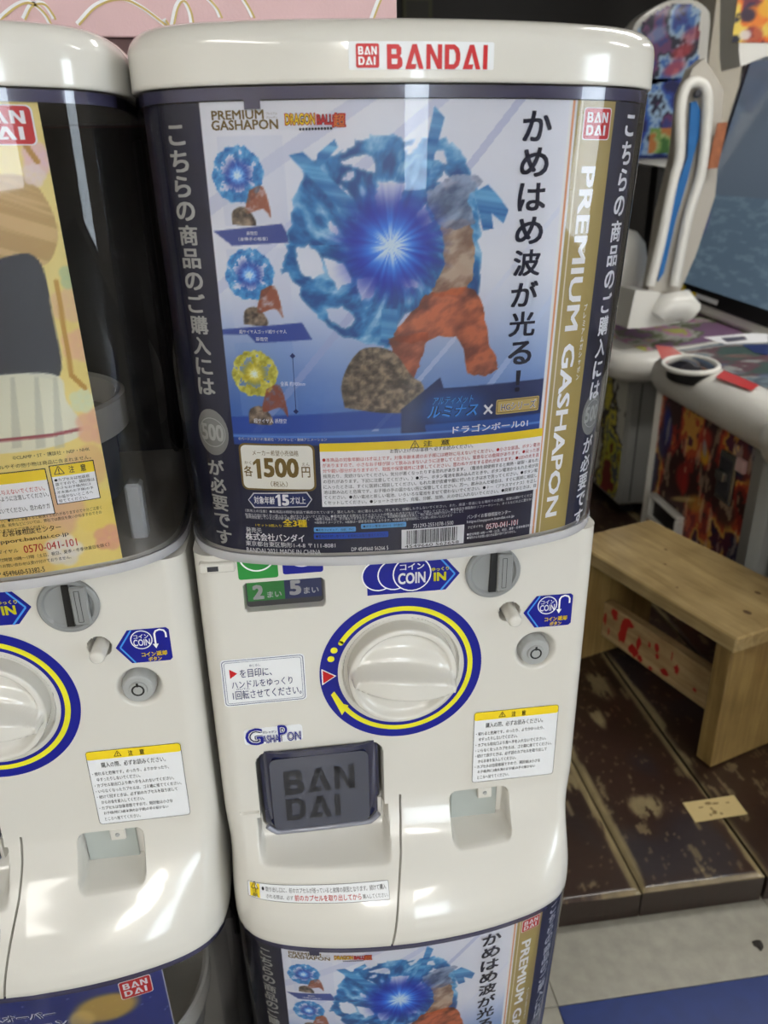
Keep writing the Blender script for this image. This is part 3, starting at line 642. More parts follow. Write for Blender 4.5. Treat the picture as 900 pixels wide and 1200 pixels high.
    warn_sign(P,bb[0]+.05*W_,bb[3]-.2*H_,.0030);P.vtext('注意',bb[0]+.05*W_,bb[2]+.62*H_,bb[2]+.06*H_,.005,M['ink'],.0006,.01)
    P.text2('● 取り出し口に、前のカプセルが残っていると故障の原因となります。続けて購入',bb[0]+.10*W_,bb[1]-.02*W_,bb[2]+.56*H_,bb[2]+.84*H_,M['ink'],.0006,.0)
    P.text2('される際は、必ず',bb[0]+.13*W_,bb[0]+.32*W_,bb[2]+.16*H_,bb[2]+.40*H_,M['ink'],.0006,.0);P.text2('前のカプセルを取り出してから',bb[0]+.33*W_,bb[0]+.80*W_,bb[2]+.12*H_,bb[2]+.46*H_,M['red2'],.0006,.015);P.text2('購入してください。',bb[0]+.81*W_,bb[1]-.01*W_,bb[2]+.16*H_,bb[2]+.40*H_,M['ink'],.0006,.0);P.done()
# ------------------------------------------------------------------ the shop setting's machine posters
def swirl(A,c,R,hue,jag=1.):
    """abstract ragged energy ring printed on the poster; c = photo pixel, R in metres"""
    u,v=A.s.hit(c);X=A.U-u;Y=A.V-v;r=np.hypot(X,Y)/R;t=np.arctan2(Y,X)
    n=fbm(3*np.cos(t)*1.5+2.5*r+9,3*np.sin(t)*1.5+7,4);n2=fbm(X/R*6+31,Y/R*6+12,5)
    outer=.97+.10*(n-.5)*2;inner=.62+.42*(n2-.5)*2
    ring=sstep(inner-.02,inner+.02,r)*(1-sstep(outer-.02,outer+.02,r))
    arms=((np.sin(t*3+r*5+n*3)>.35)&(r<.75)&(r>.1))*1.
    m=np.maximum(ring,arms*sstep(.1,.2,r)*(1-sstep(.7,.78,r)));tone=np.clip(n2*1.5-.25,0,1)[...,None]
    h0,h1,h2=[np.array(k)/255. for k in hue]
    colr=np.where(tone<.5,h0*(1-tone*2)+h1*tone*2,h1*(2-tone*2)+h2*(tone*2-1))
    A.blend(m,colr,.93)
def glow(A,c,R,deep,mid,n=40):
    u,v=A.s.hit(c);X=A.U-u;Y=A.V-v;r=np.hypot(X,Y)/R;t=np.arctan2(Y,X)
    ray_=fbm(t*9+40,r*.6,2);A.blend((1-sstep(.45,1.05,r+.25*(ray_-.5))),deep,.9)
    A.blend((1-sstep(.2,.62,r-.30*(ray_-.45))),mid,.9);A.blend((1-sstep(.06,.34,r-.35*(ray_-.5))),(235,250,255),.95)
def rock(A,px):
    m=A.smask(px);n=fbm(A.U*260+3,A.V*300+5,4);k=np.clip((n-.3)*2.2,0,1)[...,None];A.blend(m,(np.array([70,60,52])*(1-k)+np.array([172,150,126])*k)/255)
def poster_art(par):
    s=POS;h=s.hit;zt=(h((440,116))[1]+h((300,118))[1])/2;zb=.0032
    uL,uG0,uG1=h((250,300))[0],h((652,300))[0],h((700,300))[0];uS=-.176
    uL=np.mean([h(p)[0] for p in((237,120),(262,400),(283,630))]);uG0=np.mean([h(p)[0] for p in((665,130),(652,300),(640,500))]);uG1=np.mean([h(p)[0] for p in((715,130),(700,300),(680,500))])
    A=Art(s,uS,.186,zb,zt,.00075);U,V=A.U,A.V
    # ground: pale lilac white above, blue mist below
    vm=h((450,330))[1];v5=h((450,500))[1];t=sstep(vm+.01,v5-.01,V)
    A.C[:]=np.array([238,239,245])/255;A.blend(.35*fbm(U*30,V*30),(214,217,236))
    A.blend(t*.92,(58,104,184));A.blend(.35*t*fbm(U*60,V*120+4),(150,182,226))
    lf=1-sstep(uL,uL+.10,U);A.blend(lf*.45*t,(40,84,170))
    rt=sstep(.02,.09,U);A.blend(rt*t*.5*sstep(v5,vm,V),(200,212,232))
    for a,b,wd,c,al in(((600,130),(330,470),.0022,(170,176,214),.5),((560,470),(660,330),.002,(200,214,240),.5),((470,470),(620,290),.0015,(220,226,244),.5),((250,240),(420,120),.004,(180,186,220),.35),((300,300),(430,190),.003,(186,192,226),.4)):
        p,q=h(a),h(b);d=np.abs((q[1]-p[1])*(U-p[0])-(q[0]-p[0])*(V-p[1]))/math.hypot(q[0]-p[0],q[1]-p[1]);A.blend((d<wd)*(V>h((450,505))[1]),c,al)
    # thumbnails' grounds and captions
    for (y0_,y1_) in((160,262),(292,384),(402,484)):
        A.poly([(252+.09*(y0_-150),y0_),(330+.05*(y0_-150),y0_-2),(333+.05*(y1_-150),y1_),(254+.09*(y1_-150),y1_+3)],(206,212,232) if y0_<380 else (120,156,214),.35)
    A.poly([(250,271),(330,262),(342,284),(272,288)],(40,58,140),.85);A.poly([(256,386),(354,378),(366,398),(300,402),(290,392),(256,392)],(36,60,150),.85)
    A.poly([(266,488),(470,478),(480,500),(270,508)],(30,66,160),.75)
    # big abstract blue energy ring
    blue=((22,92,172),(58,150,214),(158,208,236))
    ring_=[(336,285),(341,250),(350,215),(356,196),(372,186),(402,176),(400,182),(418,166),(446,156),(484,166),(470,173),(482,181),(492,166),(512,158),(536,172),(552,198),(560,226),(563,262),(561,300),(562,345),(548,350),(520,350),(508,340),(500,365),(490,372),(478,362),(466,380),(470,402),(452,408),(430,404),(402,396),(378,378),(356,352),(340,322),(330,318),(334,300)]
    holes=[[(443,214),(475,213),(468,240),(458,264),(446,252),(440,228)],[(398,190),(430,180),(441,192),(438,202),(424,198),(412,194)],[(500,178),(520,178),(524,194),(510,188)],[(386,224),(400,218),(412,232),(404,242)],[(384,258),(396,266),(397,276),(386,272)],[(348,292),(360,287),(377,300),(380,320),(366,328),(350,316)],[(380,303),(402,310),(414,330),(396,339),(385,320)],[(418,326),(440,325),(440,345),(422,352)],[(383,364),(400,358),(416,376),(406,386),(390,379)],[(468,325),(490,330),(490,337),(474,336)],[(486,252),(498,238),(506,262),(494,268)],[(520,200),(536,214),(524,222),(512,212)],[(404,204),(414,202),(412,212),(402,212)]]
    def rag(px,amp,n=5):
        Q=np.array(px,float);o=[]
        for i in range(len(Q)):
            a_,b_=Q[i],Q[(i+1)%len(Q)]
            for k in range(n): o.append(a_+(b_-a_)*k/n+(rng.random(2)-.5)*amp)
        return [tuple(k) for k in o]
    m=A.inpoly([h(k) for k in rag(ring_,7)])
    for H in holes: m=m*(1-A.inpoly([h(k) for k in rag(H,4,4)]))
    uc,vc=h((456,285));th=np.arctan2(V-vc,U-uc);rr=np.hypot(U-uc,V-vc)
    tone=np.clip(fbm(th*7+rr*50+20,rr*95,4)*1.9-.55+.25*(fbm(U*160,V*160+9,3)-.5),0,1)[...,None]
    c_=np.where(tone<.5,np.array([14,70,140])*(1-tone*2)+np.array([44,130,196])*tone*2,np.array([44,130,196])*(2-tone*2)+np.array([168,216,240])*(tone*2-1))/255
    e=m.copy()
    for _ in range(2): e=.25*(np.roll(e,1,0)+np.roll(e,-1,0)+np.roll(e,1,1)+np.roll(e,-1,1))
    rim=np.clip((m-e)*2.2,0,1);A.blend(m,c_,.93);A.blend(rim,(186,224,242),.7)
    for P in([(498,180),(509,124),(521,138),(503,205),(462,330),(448,330)],[(338,182),(355,178),(420,240),(416,262)],[(372,180),(392,163),(396,172),(370,202)],[(447,362),(466,362),(464,402),(446,402)],[(556,225),(572,216),(586,232),(596,246),(590,262),(576,250),(578,268),(566,270)]):
        mk_=A.mask(P);k=np.clip(fbm(U*40+V*260+9,V*20)*1.8-.4,0,1)[...,None];A.blend(mk_,(np.array([20,92,170])*(1-k)+np.array([110,186,228])*k)/255,.9)
    # warm abstract streak beside the ring and a rock at the foot
    for P,c0,c1 in(([(516,262),(548,258),(556,300),(545,340),(505,345),(520,310)],(150,98,66),(226,186,148)),([(500,345),(556,338),(572,400),(582,432),(548,438),(536,395),(480,402),(462,392)],(120,48,24),(214,102,52)),([(455,398),(500,390),(492,425),(478,452),(462,420)],(130,54,26),(206,100,56)),([(500,226),(530,206),(566,210),(548,232),(556,262),(520,268),(506,250)],(80,88,118),(172,180,204))):
        m=A.inpoly([h(k_) for k_ in rag([tuple(z_) for z_ in catmull(np.array(P+[P[0]],float),4)],4,2)]);k=np.clip(fbm(U*70+V*60+P[0][0],V*130-U*90)*2.6-.8,0,1)[...,None];A.blend(m,(np.array(c0)*(1-k)+np.array(c1)*k)/255,.85)
    rock(A,[(404,478),(400,452),(410,425),(428,408),(460,412),(482,440),(496,452),(494,480),(450,484)])
    glow(A,(458,288),.037,(16,40,176),(60,150,250))
    # small pictures
    for cx_,cy_,hue,d,m_ in((278,205,blue,(24,60,170),(110,190,250)),(292,322,blue,(24,60,170),(110,190,250)),(298,438,((150,140,30),(214,204,70),(246,240,150)),(190,170,30),(240,230,120))):
        swirl(A,(cx_,cy_),.0155,hue);glow(A,(cx_,cy_),.010,d,m_)
        rock(A,[(cx_-6,cy_+58),(cx_-5,cy_+42),(cx_+8,cy_+38),(cx_+20,cy_+50),(cx_+20,cy_+60)]);m=A.smask([(cx_+14,cy_+18),(cx_+30,cy_+14),(cx_+40,cy_+50),(cx_+30,cy_+40),(cx_+10,cy_+44)]);A.blend(m*np.clip(fbm(U*300,V*300)*2,0,1),(150,70,40),.85)
    # dark lower block
    A.poly([(470,480),(516,442),(520,455),(640,443),(640,500),(470,516)],(20,38,92),.95)
    for a,b in(((490,481),(523,455)),((512,508),(640,494))):pass
    A.poly([(498,498),(640,483),(640,499),(500,513)],(36,84,170),.95)
    yb=h((300,512))[1];A.blend((V<yb)*1.,(20,26,58));A.blend((V<yb)*(1-sstep(yb-.012,yb,V)<.5)*sstep(yb-.02,yb,V),(34,78,170),.9)
    A.blend((np.abs(V-yb)<.0009)*1.,(90,140,220),.9);A.blend((V<yb-.05)*sstep(-.06,.06,U)*(1-sstep(.05,.11,U)),(52,22,44),.45)
    A.blob((530,479),.024,.0135,(40,120,210),.7,.9)
    # side bands
    A.blend((U>uG0-.0015)*1.,(238,238,240));A.blend((U>uG0+.0004)*(U<uG0+.0022),(226,130,60),.8);A.blend((U>uG0+.0035)*1.,(172,150,84));A.blend((U>uG0+.0062)*(U<uG0+.0072),(232,224,200))
    A.blend((U>uG1)*1.,(32,34,62));A.blend((U<uL)*1.,(32,34,60))
    o=A.build('poster',M['attr'],par,ORG)
    return o,uL,uG0,uG1,zt,yb
def poster_print(o,uL,uG0,uG1,zt,yb):
    s=POS;h=s.hit;P=Print(s,o,ORG);W=M['white_']
    # vertical headline
    u=np.mean([h(p)[0] for p in((625,146),(618,306),(611,430))]);P.vtext('かめはめ波が光る！',u,h((625,126))[1],h((609,462))[1],.0185,M['navy'],.0005,.03,.84)
    # side bands lettering
    u=h((217,242))[0]
    wL=.0135;P.vtext('こちらの商品のご購入には',u,h((207,143))[1],h((236,463))[1],wL,M['silverp'],.0005,.035,.86)
    cz=h((241,505))[1];P.disc2(u+.0005,cz,.0125,M['silverd'],.0004,.0165,'printed_coin');P.ring2(u+.0005,cz,.0098,.0104,M['silverp'],.0006,name='printed_coin');P.text2('500',u-.0085,u+.0095,cz-.006,cz+.006,M['silverp'],.0006,.04)
    P.vtext('が必要です',u,h((244,535))[1],h((250,634))[1],wL,M['silverp'],.0005,.035,.86)
    u=uG1+.0165;P.vtext('こちらの商品のご購入には',u,h((733,130))[1],h((706,462))[1],wL,M['white_'],.0005,.035,.86)
    cz=h((697,482))[1];P.disc2(u,cz,.0125,M['silverd'],.0004,.0165,'printed_coin');P.ring2(u,cz,.0098,.0104,M['silverp'],.0006,name='printed_coin');P.text2('500',u-.0095,u+.0085,cz-.006,cz+.006,M['silverp'],.0006,.04)
    P.vtext('が必要です',u,h((692,508))[1],h((680,612))[1],wL,M['white_'],.0005,.035,.86)
    # gold band
    a=uG0+.0105;b=uG1-.0105;P.text2('PREMIUM GASHAPON',a,b,h((650,604))[1],h((685,195))[1],W,.0005,.035,rot=-90)
    P.vtext('プレミアムガシャポン',uG1-.0055,h((688,355))[1],h((676,446))[1],.0026,W,.0005,.02,.8)
    x0,x1=h((681,145))[0],h((704,145))[0];z1,z0=h((693,127))[1],h((690,163))[1];P.emblem2(uG0+.0090,uG1-.0035,z0,z1)
    # heads
    P.text('PREMIUM',(248.5,141),(309.5,139.5),11,M['bronze'],bold=.03);P.text('GASHAPON',(248.5,153),(326.5,151.7),12,M['bronze'],bold=.03);P.text('プレミアム',(312,134.5),(325,134),2.6,M['bronze']);P.text('ガシャポン',(312,139),(325,138.6),2.6,M['bronze'])
    for m,bo,hh in((M['ink'],.11,.0004),(M['red'],.05,.0005)): P.text('DRAGON',(334,147.5),(370,147),15,m,hh,bo);P.text('BALL',(371,147),(391,146),13,m,hh,bo);P.text('超',(389,150),(406,149.5),18,m,hh,bo)
    P.text('DRAGON',(335,146.5),(369,146),13,M['yellow'],.0007,.02);P.text('超',(391,149),(404,148.5),15,M['orange'],.0007,.02)
    u,v=h((344,152));
    for k in range(11):P.disc2(*h((352+k*3.6,151.5-k*.1)),.0007,M['ink'],.0005,name='printed_dots')
    # captions
    P.text('孫悟空',(289,276),(302,275),4.5,W);P.text('（身勝手の極意）',(280,283),(314,281.5),4.5,W);P.text('超サイヤ人ゴッド超サイヤ人',(281,392.5),(336,389),4.5,W);P.text('孫悟空',(300,400),(314,399),4.5,W);P.text('超サイヤ人 孫悟空',(298,497),(336,494.5),5.5,W)
    P.text('全高 約100mm',(329,453),(358,451.5),5.5,W);a=h((343,417));b=h((347,482));P.line2([a,(a[0],b[1])],.0004,M['dblue'],.0004,'printed_scale')
    for q in(a,(a[0],b[1])):P.poly2([(q[0]-.0018,q[1]),(q[0],q[1]-.0018),(q[0]+.0018,q[1]),(q[0],q[1]+.0018)],M['dblue'],.0005,'printed_scale')
    # series plates
    for m,bo,hh in((M['navy'],.09,.0005),(M['lblue'],.03,.0006)): P.text('アルティメット',(506,476),(553,470.5),9,m,hh,bo,shear=.25);P.text('ルミナス',(500,491.5),(558,485),14,m,hh,bo,shear=.25)
    P.text('×',(566,486),(577,485),12,W,bold=.01);P.rrect([(581,469),(631,463),(631,480),(581,486)],.001,M['goldl'],.0004,'printed_plate');P.rrect([(582,470),(630,464.5),(630,478.5),(582,484.5)],.001,M['bronze'],.0005,'printed_plate',line=.0005)
    P.text('HGシリーズ',(586,482),(627,477),10,W,.0007,.04);P.text('HGシリーズ',(586.5,481.5),(626.5,476.5),9,M['dblue'],.0008,.0)
    P.text('ドラゴンボール01',(530,508.5),(618,498.5),8.5,W,.0005,.02)
    P.text('©バードスタジオ/集英社・フジテレビ・東映アニメーション',(280,517.5),(383,514.5),3.6,M['pgrey'])
    # price
    q=[(281,521),(369,517.5),(370.5,575),(283,573.5)];b=P.rrect(q,.0045,M['bronze'],.0004,'price_panel');P.rrect2(b[0]+.0014,b[1]-.0014,b[2]+.0014,b[3]-.0014,.0035,M['cream'],.0005,'price_panel')
    B=M['bronze'];P.text('メーカー希望小売価格',(296.5,534.5),(350,533),6.5,B,.0007,.01);P.text('各',(287,558),(297,557.6),12.5,B,.0007,.02);P.text('かく',(287,544),(295,543.6),4,B,.0007);P.one((298.3,560.5),(307,560.2),23,B,.0007);P.text('500',(310,560.2),(351,558.5),23,B,.0007,.05);P.text('円',(354,559.5),(364,559),12.5,B,.0007,.02);P.text('えん',(354,546),(363,545.6),4,B,.0007);P.text('（税込）',(318,570.5),(337.5,569.8),6.5,B,.0007,.01)
    # age
    hx=[h(p) for p in((291,585.5),(297,577.2),(360,576.3),(366,585),(360,594),(298,595))];P.poly2(hx,M['pgrey'],.0004,'age_panel');c=np.mean(hx,0);P.poly2([tuple(c+(np.array(k)-c)*[.97,.86]) for k in hx],M['dblue'],.0005,'age_panel')
    P.text('対象年齢',(298.5,590.5),(322.5,590),9,W,.0007,.02);P.one((323.8,592.6),(329.5,592.4),13.5,W,.0007);P.text('5',(331,592.4),(339.5,592),13,W,.0007,.06);P.text('才以上',(340.5,590.5),(358.5,590),8.5,W,.0007,.02)
    # caution panel
    q=[(374,520),(634.8,501),(629.5,573.5),(378,593)];b=P.rrect(q,.0005,M['white_'],.0004,'caution_panel');zy=h((500,522.5))[1];yz=(h((375,531))[1]+h((634,509))[1])/2
    P.rrect2(b[0],b[1],yz,b[3],.0003,M['yellow'],.0005,'caution_panel')
    u,v=h((486,519.5));warn_sign(P,u,(yz+b[3])/2-.0003,.0030,.0007);hh=(b[3]-yz)
    for ch,x in(('注',501),('意',521.5)):uu=h((x,518))[0];P.text2(ch,uu-.003,uu+.003,yz+.16*hh,b[3]-.14*hh,M['ink'],.0007,.02)
    P.text('お買い上げのお客様へ 必ずお読みください。',(457,531),(554,524),5,M['ink'],.0007,.01)
    yt=yz-.0040;rows=9;pz=(yt-b[2]-.0012)/rows
    L=[('r','●本商品の対象年齢は15才以上です。対象年齢未満のお子様には絶対に与えないでください。●小さな部品、ボタン電池'),('r','がありますので、小さなお子様が誤って飲み込まないように注意してください。窒息などの危険があります。●尖った部'),('r','分や鋭い部分がありますので、取扱や保管場所に注意してください。思わぬケガをする恐れがあります。●LEDの光を直'),('k','接見たり、見続けないでください。気分が悪くなったりする恐れがあります。（電池を誤使用すると発熱・破裂・液もれ'),('k','の恐れがあります。下記に注意してください。）●万一、ボタン電池を飲み込んだときや、ボタン電池からもれた液が目'),('k','に入ったときは、すぐに医師に相談してください。もれた液が皮膚や服に付いたときは水で洗ってください。●ボタン電'),('k','池は飲み込むと危険です。お子様の手の届かない所に保管してください。万一、飲み込んだ場合は、すぐに医師に相談し'),('k','てください。●古い電池と新しい電池、いろいろな電池をまぜて使わないでください。●＋－（プラスマイナス）を正し'),('k','くセットしてください。●ショートさせたり、充電、分解、加熱、火の中に入れないでください。●廃棄するときは、自')]
    for i,(c,t) in enumerate(L): P.text2(t,b[0]+.0015,b[1]-.0012,yt-pz*(i+1)+pz*.16,yt-pz*i-pz*.10,M['red2'] if c=='r' else M['ink'],.0007,.004)
    # small white notes
    for (x0,y0_,x1,y1_,t) in((288,601.5,628,578.5,'（使用上の注意）●本商品は精密な部品で構成されています。落としたり、水に濡らしたり、汚したり、分解したりしないでください。また、高温・低温になる場所での使用、保管は避けてください。'),(288,606,628,583.5,'無理な方向に強く引っ張ったり、曲げたりしないでください。●電池交換する際はルミナスユニットの電池ふたのネジをはずし、交換してください。●本商品を樹脂製のソファーやシート、タイルなどの上に置かないで'),(289,610.5,362,606,'長時間放置していると色が移る場合があります。'),(369,611.5,543,598.5,'※画像と商品とは、多少異なりますのでご了承ください。※印刷物の画像の写真上、特に商品の説明で付けていることと'),(369,615.5,530,603.5,'※画像はイメージです。※画像は一部彩色を施しております。※商品は全種同価格にてお買い求めいただけます')):
        P.text(t,(x0,y0_),(x1,y1_),3.4,M['pgrey'])
    P.text('1セット5個入り',(300,617.5),(330,616.5),3.2,M['yellow']);P.text('全3種',(332,618),(360,616.5),9,M['yellow'],bold=.03)
    P.text('発売元',(289,624),(307,623.5),6,W);P.text('株式会社バンダイ',(289,635),(357,632.5),9,W,bold=.02);P.text('東京都台東区駒形1-4-8 〒111-8081',(289,642),(393,638.5),6,W);P.text('BANDAI 2021 MADE IN CHINA',(290,649.5),(376,646.5),5.5,W,bold=.01)
    for q,m,t in(([(368,619.5),(417,615),(417,621),(368,625)],'skyblue','●彩色フィギュア、台座：PVC'),([(423,614.5),(476,610.5),(476,616),(423,620.5)],'skyblue','●ボタン電池 LR41×2（試験用）'),([(368,627),(455,620),(455,627),(368,633.5)],'midblue','●電池はお試し用です。お早めにお取り替えください。')):
        b2=P.rrect(q,.0008,M[m],.0004,'printed_pill');g=b2[3]-b2[2];P.text2(t,b2[0]+.0015,b2[1]-.0015,b2[2]+.25*g,b2[3]-.25*g,M['navy'],.0006)
    P.text('DP 4549660 56266 5',(412,646.5),(455,643),4.5,W);P.text('751293-2551078-1500',(484,618.5),(531,614.5),4.5,W)
    b2=P.rrect([(470,621.5),(544,613.5),(543,635.5),(471,643.5)],.0003,M['white_'],.0004,'barcode_panel');W_=b2[1]-b2[0];g=b2[3]-b2[2];x=b2[0]+.08*W_;r=random.Random(5)
    while x<b2[1]-.10*W_:
        wv=r.choice((.0003,.0003,.0006,.0008));P.rrect2(x,x+wv,b2[2]+.22*g,b2[3]-.06*g,.00001,M['ink'],.0006,'barcode_line');x+=wv+r.choice((.0003,.0004,.0007))
    P.text2('4549660 562658',b2[0]+.05*W_,b2[1]-.08*W_,b2[2]+.03*g,b2[2]+.19*g,M['ink'],.0006,.01)
    P.text('バンダイお客様相談センター',(547,607.5),(598,602),4.5,W);P.text('https://support.bandai.co.jp',(547,613),(602,607.5),4.2,W);P.text('ナビダイヤル',(548,619.5),(566,617.8),3.6,W);P.text('0570-041-101',(569,619.5),(606,615.5),6.5,M['red2'],bold=.04);P.text('0570-041-101',(569,619.5),(606,615.5),6.3,W,.0006,.0)
    P.text('●受付時間 10時～17時（土日、祝日、夏季・冬季休業日を除く）',(547,626),(626,617.5),3.2,W);P.text('●海外からのお問い合わせは受け付けておりません。',(547,631),(604,624.5),3.2,W)
    P.done()
def poster_left(par):
    s=POSL;h=s.hit;uR=np.mean([h(p)[0] for p in((42,112),(94,400),(145,650))]);zt=h((20,112))[1];A=Art(s,-.118,uR,.0036,zt,.0009);U,V=A.U,A.V
    A.C[:]=np.array([236,214,128])/255;A.blend(.6*fbm(U*35+3,V*30),(244,232,180));A.blend(sstep(.2,.0,V)*.35,(240,208,90))
    # plain abstract bands and rounded shapes in the poster's own colours
    P=[(-60,235),(0,205),(40,215),(66,262),(62,300),(40,315),(0,318),(-60,320)];A.spline(P,(186,150,96),.85)
    A.blend(A.smask(P)*sstep(.45,.62,fbm(U*60+V*160,V*25)),(222,190,134),.8)
    A.spline([(-60,330),(10,300),(46,306),(62,372),(70,440),(20,438),(-60,440)],(44,48,62),.95)
    A.spline([(-60,444),(60,438),(78,470),(98,505),(60,524),(0,532),(-60,534)],(228,226,206),.95)
    for x in(-20,12,40,62): A.poly([(x,442),(x+5,442),(x+14,524),(x+2,526)],(180,180,164),.5)
    A.poly([(-60,512),(0,514),(60,508),(97,500),(98,504),(60,512),(0,518),(-60,516)],(150,60,70),.9)
    for (x,y,r_,c) in((44,186,.008,(238,200,206)),(40,205,.006,(240,220,214)),(80,358,.010,(232,196,150)),(86,325,.008,(190,206,160)),(92,405,.010,(236,190,150)),(97,470,.008,(220,226,190)),(112,500,.012,(232,180,150)),(104,545,.014,(230,190,130)),(118,600,.016,(240,214,110)),(60,598,.02,(226,180,140)),(128,630,.01,(230,170,140)),(20,640,.03,(236,200,110)),(75,645,.012,(232,226,220))):
        for k in range(5):
            uu,vv=h((x,y));a=k*1.256;A.blob((uu+r_*.55*math.cos(a),vv+r_*.55*math.sin(a)),r_*.55,r_*.55,c,.8,.35)
    for a,b,c in(((66,330),(84,440),(198,150,70)),((84,440),(100,455),(198,150,70)),((30,170),(44,190),(190,140,60))):
        p,q=h(a),h(b);n=40
        for k in range(n): A.blob((p[0]+(q[0]-p[0])*k/n,p[1]+(q[1]-p[1])*k/n),.0016,.0016,c,.8,.3)
    o=A.build('poster',M['attr'],par,ORG);P=Print(s,o,ORG)
    x0,x1=h((-36,160))[0],h((41,160))[0];P.emblem2(x0,x1,h((20,169))[1],h((20,124))[1])
    K=M['ink']
    P.text('©CLAMP・ST・講談社・NEP・NHK',(16,541),(105,526),5,K);P.text('ありません。※ケーブルやその他小物は商品に含まれません。',(-60,560),(106,533),5,K)
    b=P.rrect([(-90,562),(54,548),(64,601),(-85,618)],.0005,K,.0004,'caution_panel');P.rrect2(b[0],b[1]-.0006,b[2]+.0006,b[3]-.0006,.0003,M['white_'],.0005,'caution_panel');g=b[3]-b[2];P.rrect2(b[0],b[1]-.0006,b[3]-.24*g,b[3]-.0006,.0003,M['yellow'],.0006,'caution_panel')
    W_=b[1]-b[0]
    P.text2('対象年齢未満のお子様には絶対に与えないでください。',b[0]+.05*W_,b[1]-.04*W_,b[3]-.46*g,b[3]-.35*g,M['red2'],.0008,.01);P.text2('小さなお子様の口には絶対に入れないように注意してください。',b[0]+.02*W_,b[1]-.02*W_,b[3]-.60*g,b[3]-.49*g,K,.0008,.01);P.text2('窒息などの危険があります。使用しないでください。思わぬケガ',b[0]+.02*W_,b[1]-.03*W_,b[3]-.86*g,b[3]-.74*g,K,.0008,.01)
    b=P.rrect([(57,547),(110,537),(117,583),(67,592)],.0004,K,.0004,'caution_panel');P.rrect2(b[0]+.0006,b[1]-.0006,b[2]+.0006,b[3]-.0006,.0003,M['white_'],.0005,'caution_panel');g=b[3]-b[2];W_=b[1]-b[0];P.rrect2(b[0]+.0006,b[1]-.0006,b[3]-.29*g,b[3]-.0006,.0003,M['yellow'],.0006,'caution_panel')
    warn_sign(P,b[0]+.2*W_,b[3]-.15*g,.0032,.0008);P.text2('注',b[0]+.42*W_,b[0]+.54*W_,b[3]-.24*g,b[3]-.06*g,K,.0008,.02);P.text2('意',b[0]+.68*W_,b[0]+.80*W_,b[3]-.24*g,b[3]-.06*g,K,.0008,.02)
    P.para2(['●カプセルは包装容','器ですので、開封後は','小さなお子様(特に3','才未満のお子様)の手','の届かないところへ','捨ててください。'],b[0]+.06*W_,b[1]-.06*W_,b[2]+.04*g,b[3]-.32*g,K,.0008,.01,.78)
    P.text('ください。●強引に装着すると破損する恐れがありますので十分ご注意く',(-10,615),(119,595),4.2,K);P.text('傷や破損、紛失などについては、弊社では責任を負いかねますのでその',(-10,621),(119,600),4.2,K);P.text('なりますのでご注意ください。',(-5,626),(54,617),4.2,K)
    P.text('バンダイお客様相談センター',(-28,634),(72,619),7,K,bold=.01);P.text('https://support.bandai.co.jp',(-40,643),(81,628),6,K,bold=.01);P.text('ナビダイヤル',(-14,651),(22,647),5,K);P.text('0570-041-101',(29,648.5),(91,638.5),9,M['red2'],bold=.01)
    P.text('受付時間 10時～17時（土日、祝日、夏季・冬季休業日を除く）',(-4,661),(128,638),4.6,K);P.text('海外からのお問い合わせは受け付けておりません。',(-20,668),(84,654),4.2,K);P.text('DP 4549660-53382-5',(-6,677),(53,669),6,K,bold=.01);P.done()
def poster_lowleft(par):
    s=POSL;zt=s.hit((20,112))[1]+.001;A=Art(s,-.118,.102,.0036,zt,.0012);A.C[:]=np.array([34,48,120])/255;A.blend(.5*fbm(A.U*40,A.V*40),(50,64,150))
    for k in range(60):
        A.blob((rng.uniform(-.11,.1),rng.uniform(.2,zt)),.0012,.0012,(150,160,220),.6,.5)
    A.blob((.052,zt-.036),.028,.020,(206,170,80),.9,.3);A.blob((.03,zt-.045),.012,.014,(226,196,120),.8,.4);A.blend((A.U>.1008)*1.,(220,222,230))
    o=A.build('poster',M['attr'],par,ORG);P=Print(s,o,ORG);P.emblem2(.066,.091,zt-.030,zt-.0075)
    for m,bo,hh in((M['white_'],.10,.0004),(M['dblue'],.03,.0006)): P.text2('アクロマスオーバー',-.085,.012,zt-.034,zt-.024,m,hh,bo);P.text2('コレクション',-.05,.02,zt-.050,zt-.038,m,hh,bo)
    P.done()
# ------------------------------------------------------------------ assemble one machine, then copy its shared parts
def lid_sticker(par):
    class LS:
        def P(s,u,z,h=0.):
            P_=_lc;x=np.interp(u,_ll,P_[:,0]);y=np.interp(u,_ll,P_[:,1]);return (x,y-h,z)
        def hit(s,px):
            Y=-.06
            for _ in range(4): p=aty(px,Y);Y=float(np.interp(p[0],TOPP[:,0],TOPP[:,1]))
            return float(np.interp(p[0],_lc[:,0],_ll)),p[2]
    _lc=TOPP;_ll=np.concatenate([[0],np.cumsum(np.linalg.norm(np.diff(_lc,axis=0),axis=1))]);_ll=_ll-_ll[len(_ll)//2]
    s=LS();P=Print(s,par,ORG);b=P.box4([(408,48),(578,51),(578,84),(408,81)]);P.rrect2(*b,.001,M['sticker'],.0015);(k,(v,f)),=P.d.items();o=mk('name_sticker',v,f,k[0],par,ORG)
    P=Print(s,o,ORG);W_=b[1]-b[0];h_=b[3]-b[2];e0=s.hit((417,80))[0],s.hit((444,80))[0];P.emblem2(*e0,s.hit((430,80))[1],s.hit((430,51.5))[1],.0018,rim=False)
    P.brand2('BANDAI',s.hit((453,80))[0],s.hit((570,81))[0],s.hit((510,81.5))[1],s.hit((510,52.5))[1],M['red'],.0018);P.done()
GRP='capsule toy vending machines standing in two stacked columns'
m1=root('capsule_machine',(0,0,ZO+ZB),'white capsule toy machine with the blue and gold 1500 yen poster, atop the right column','vending machine',GRP)
housing_mesh(m1);surface_parts(m1)
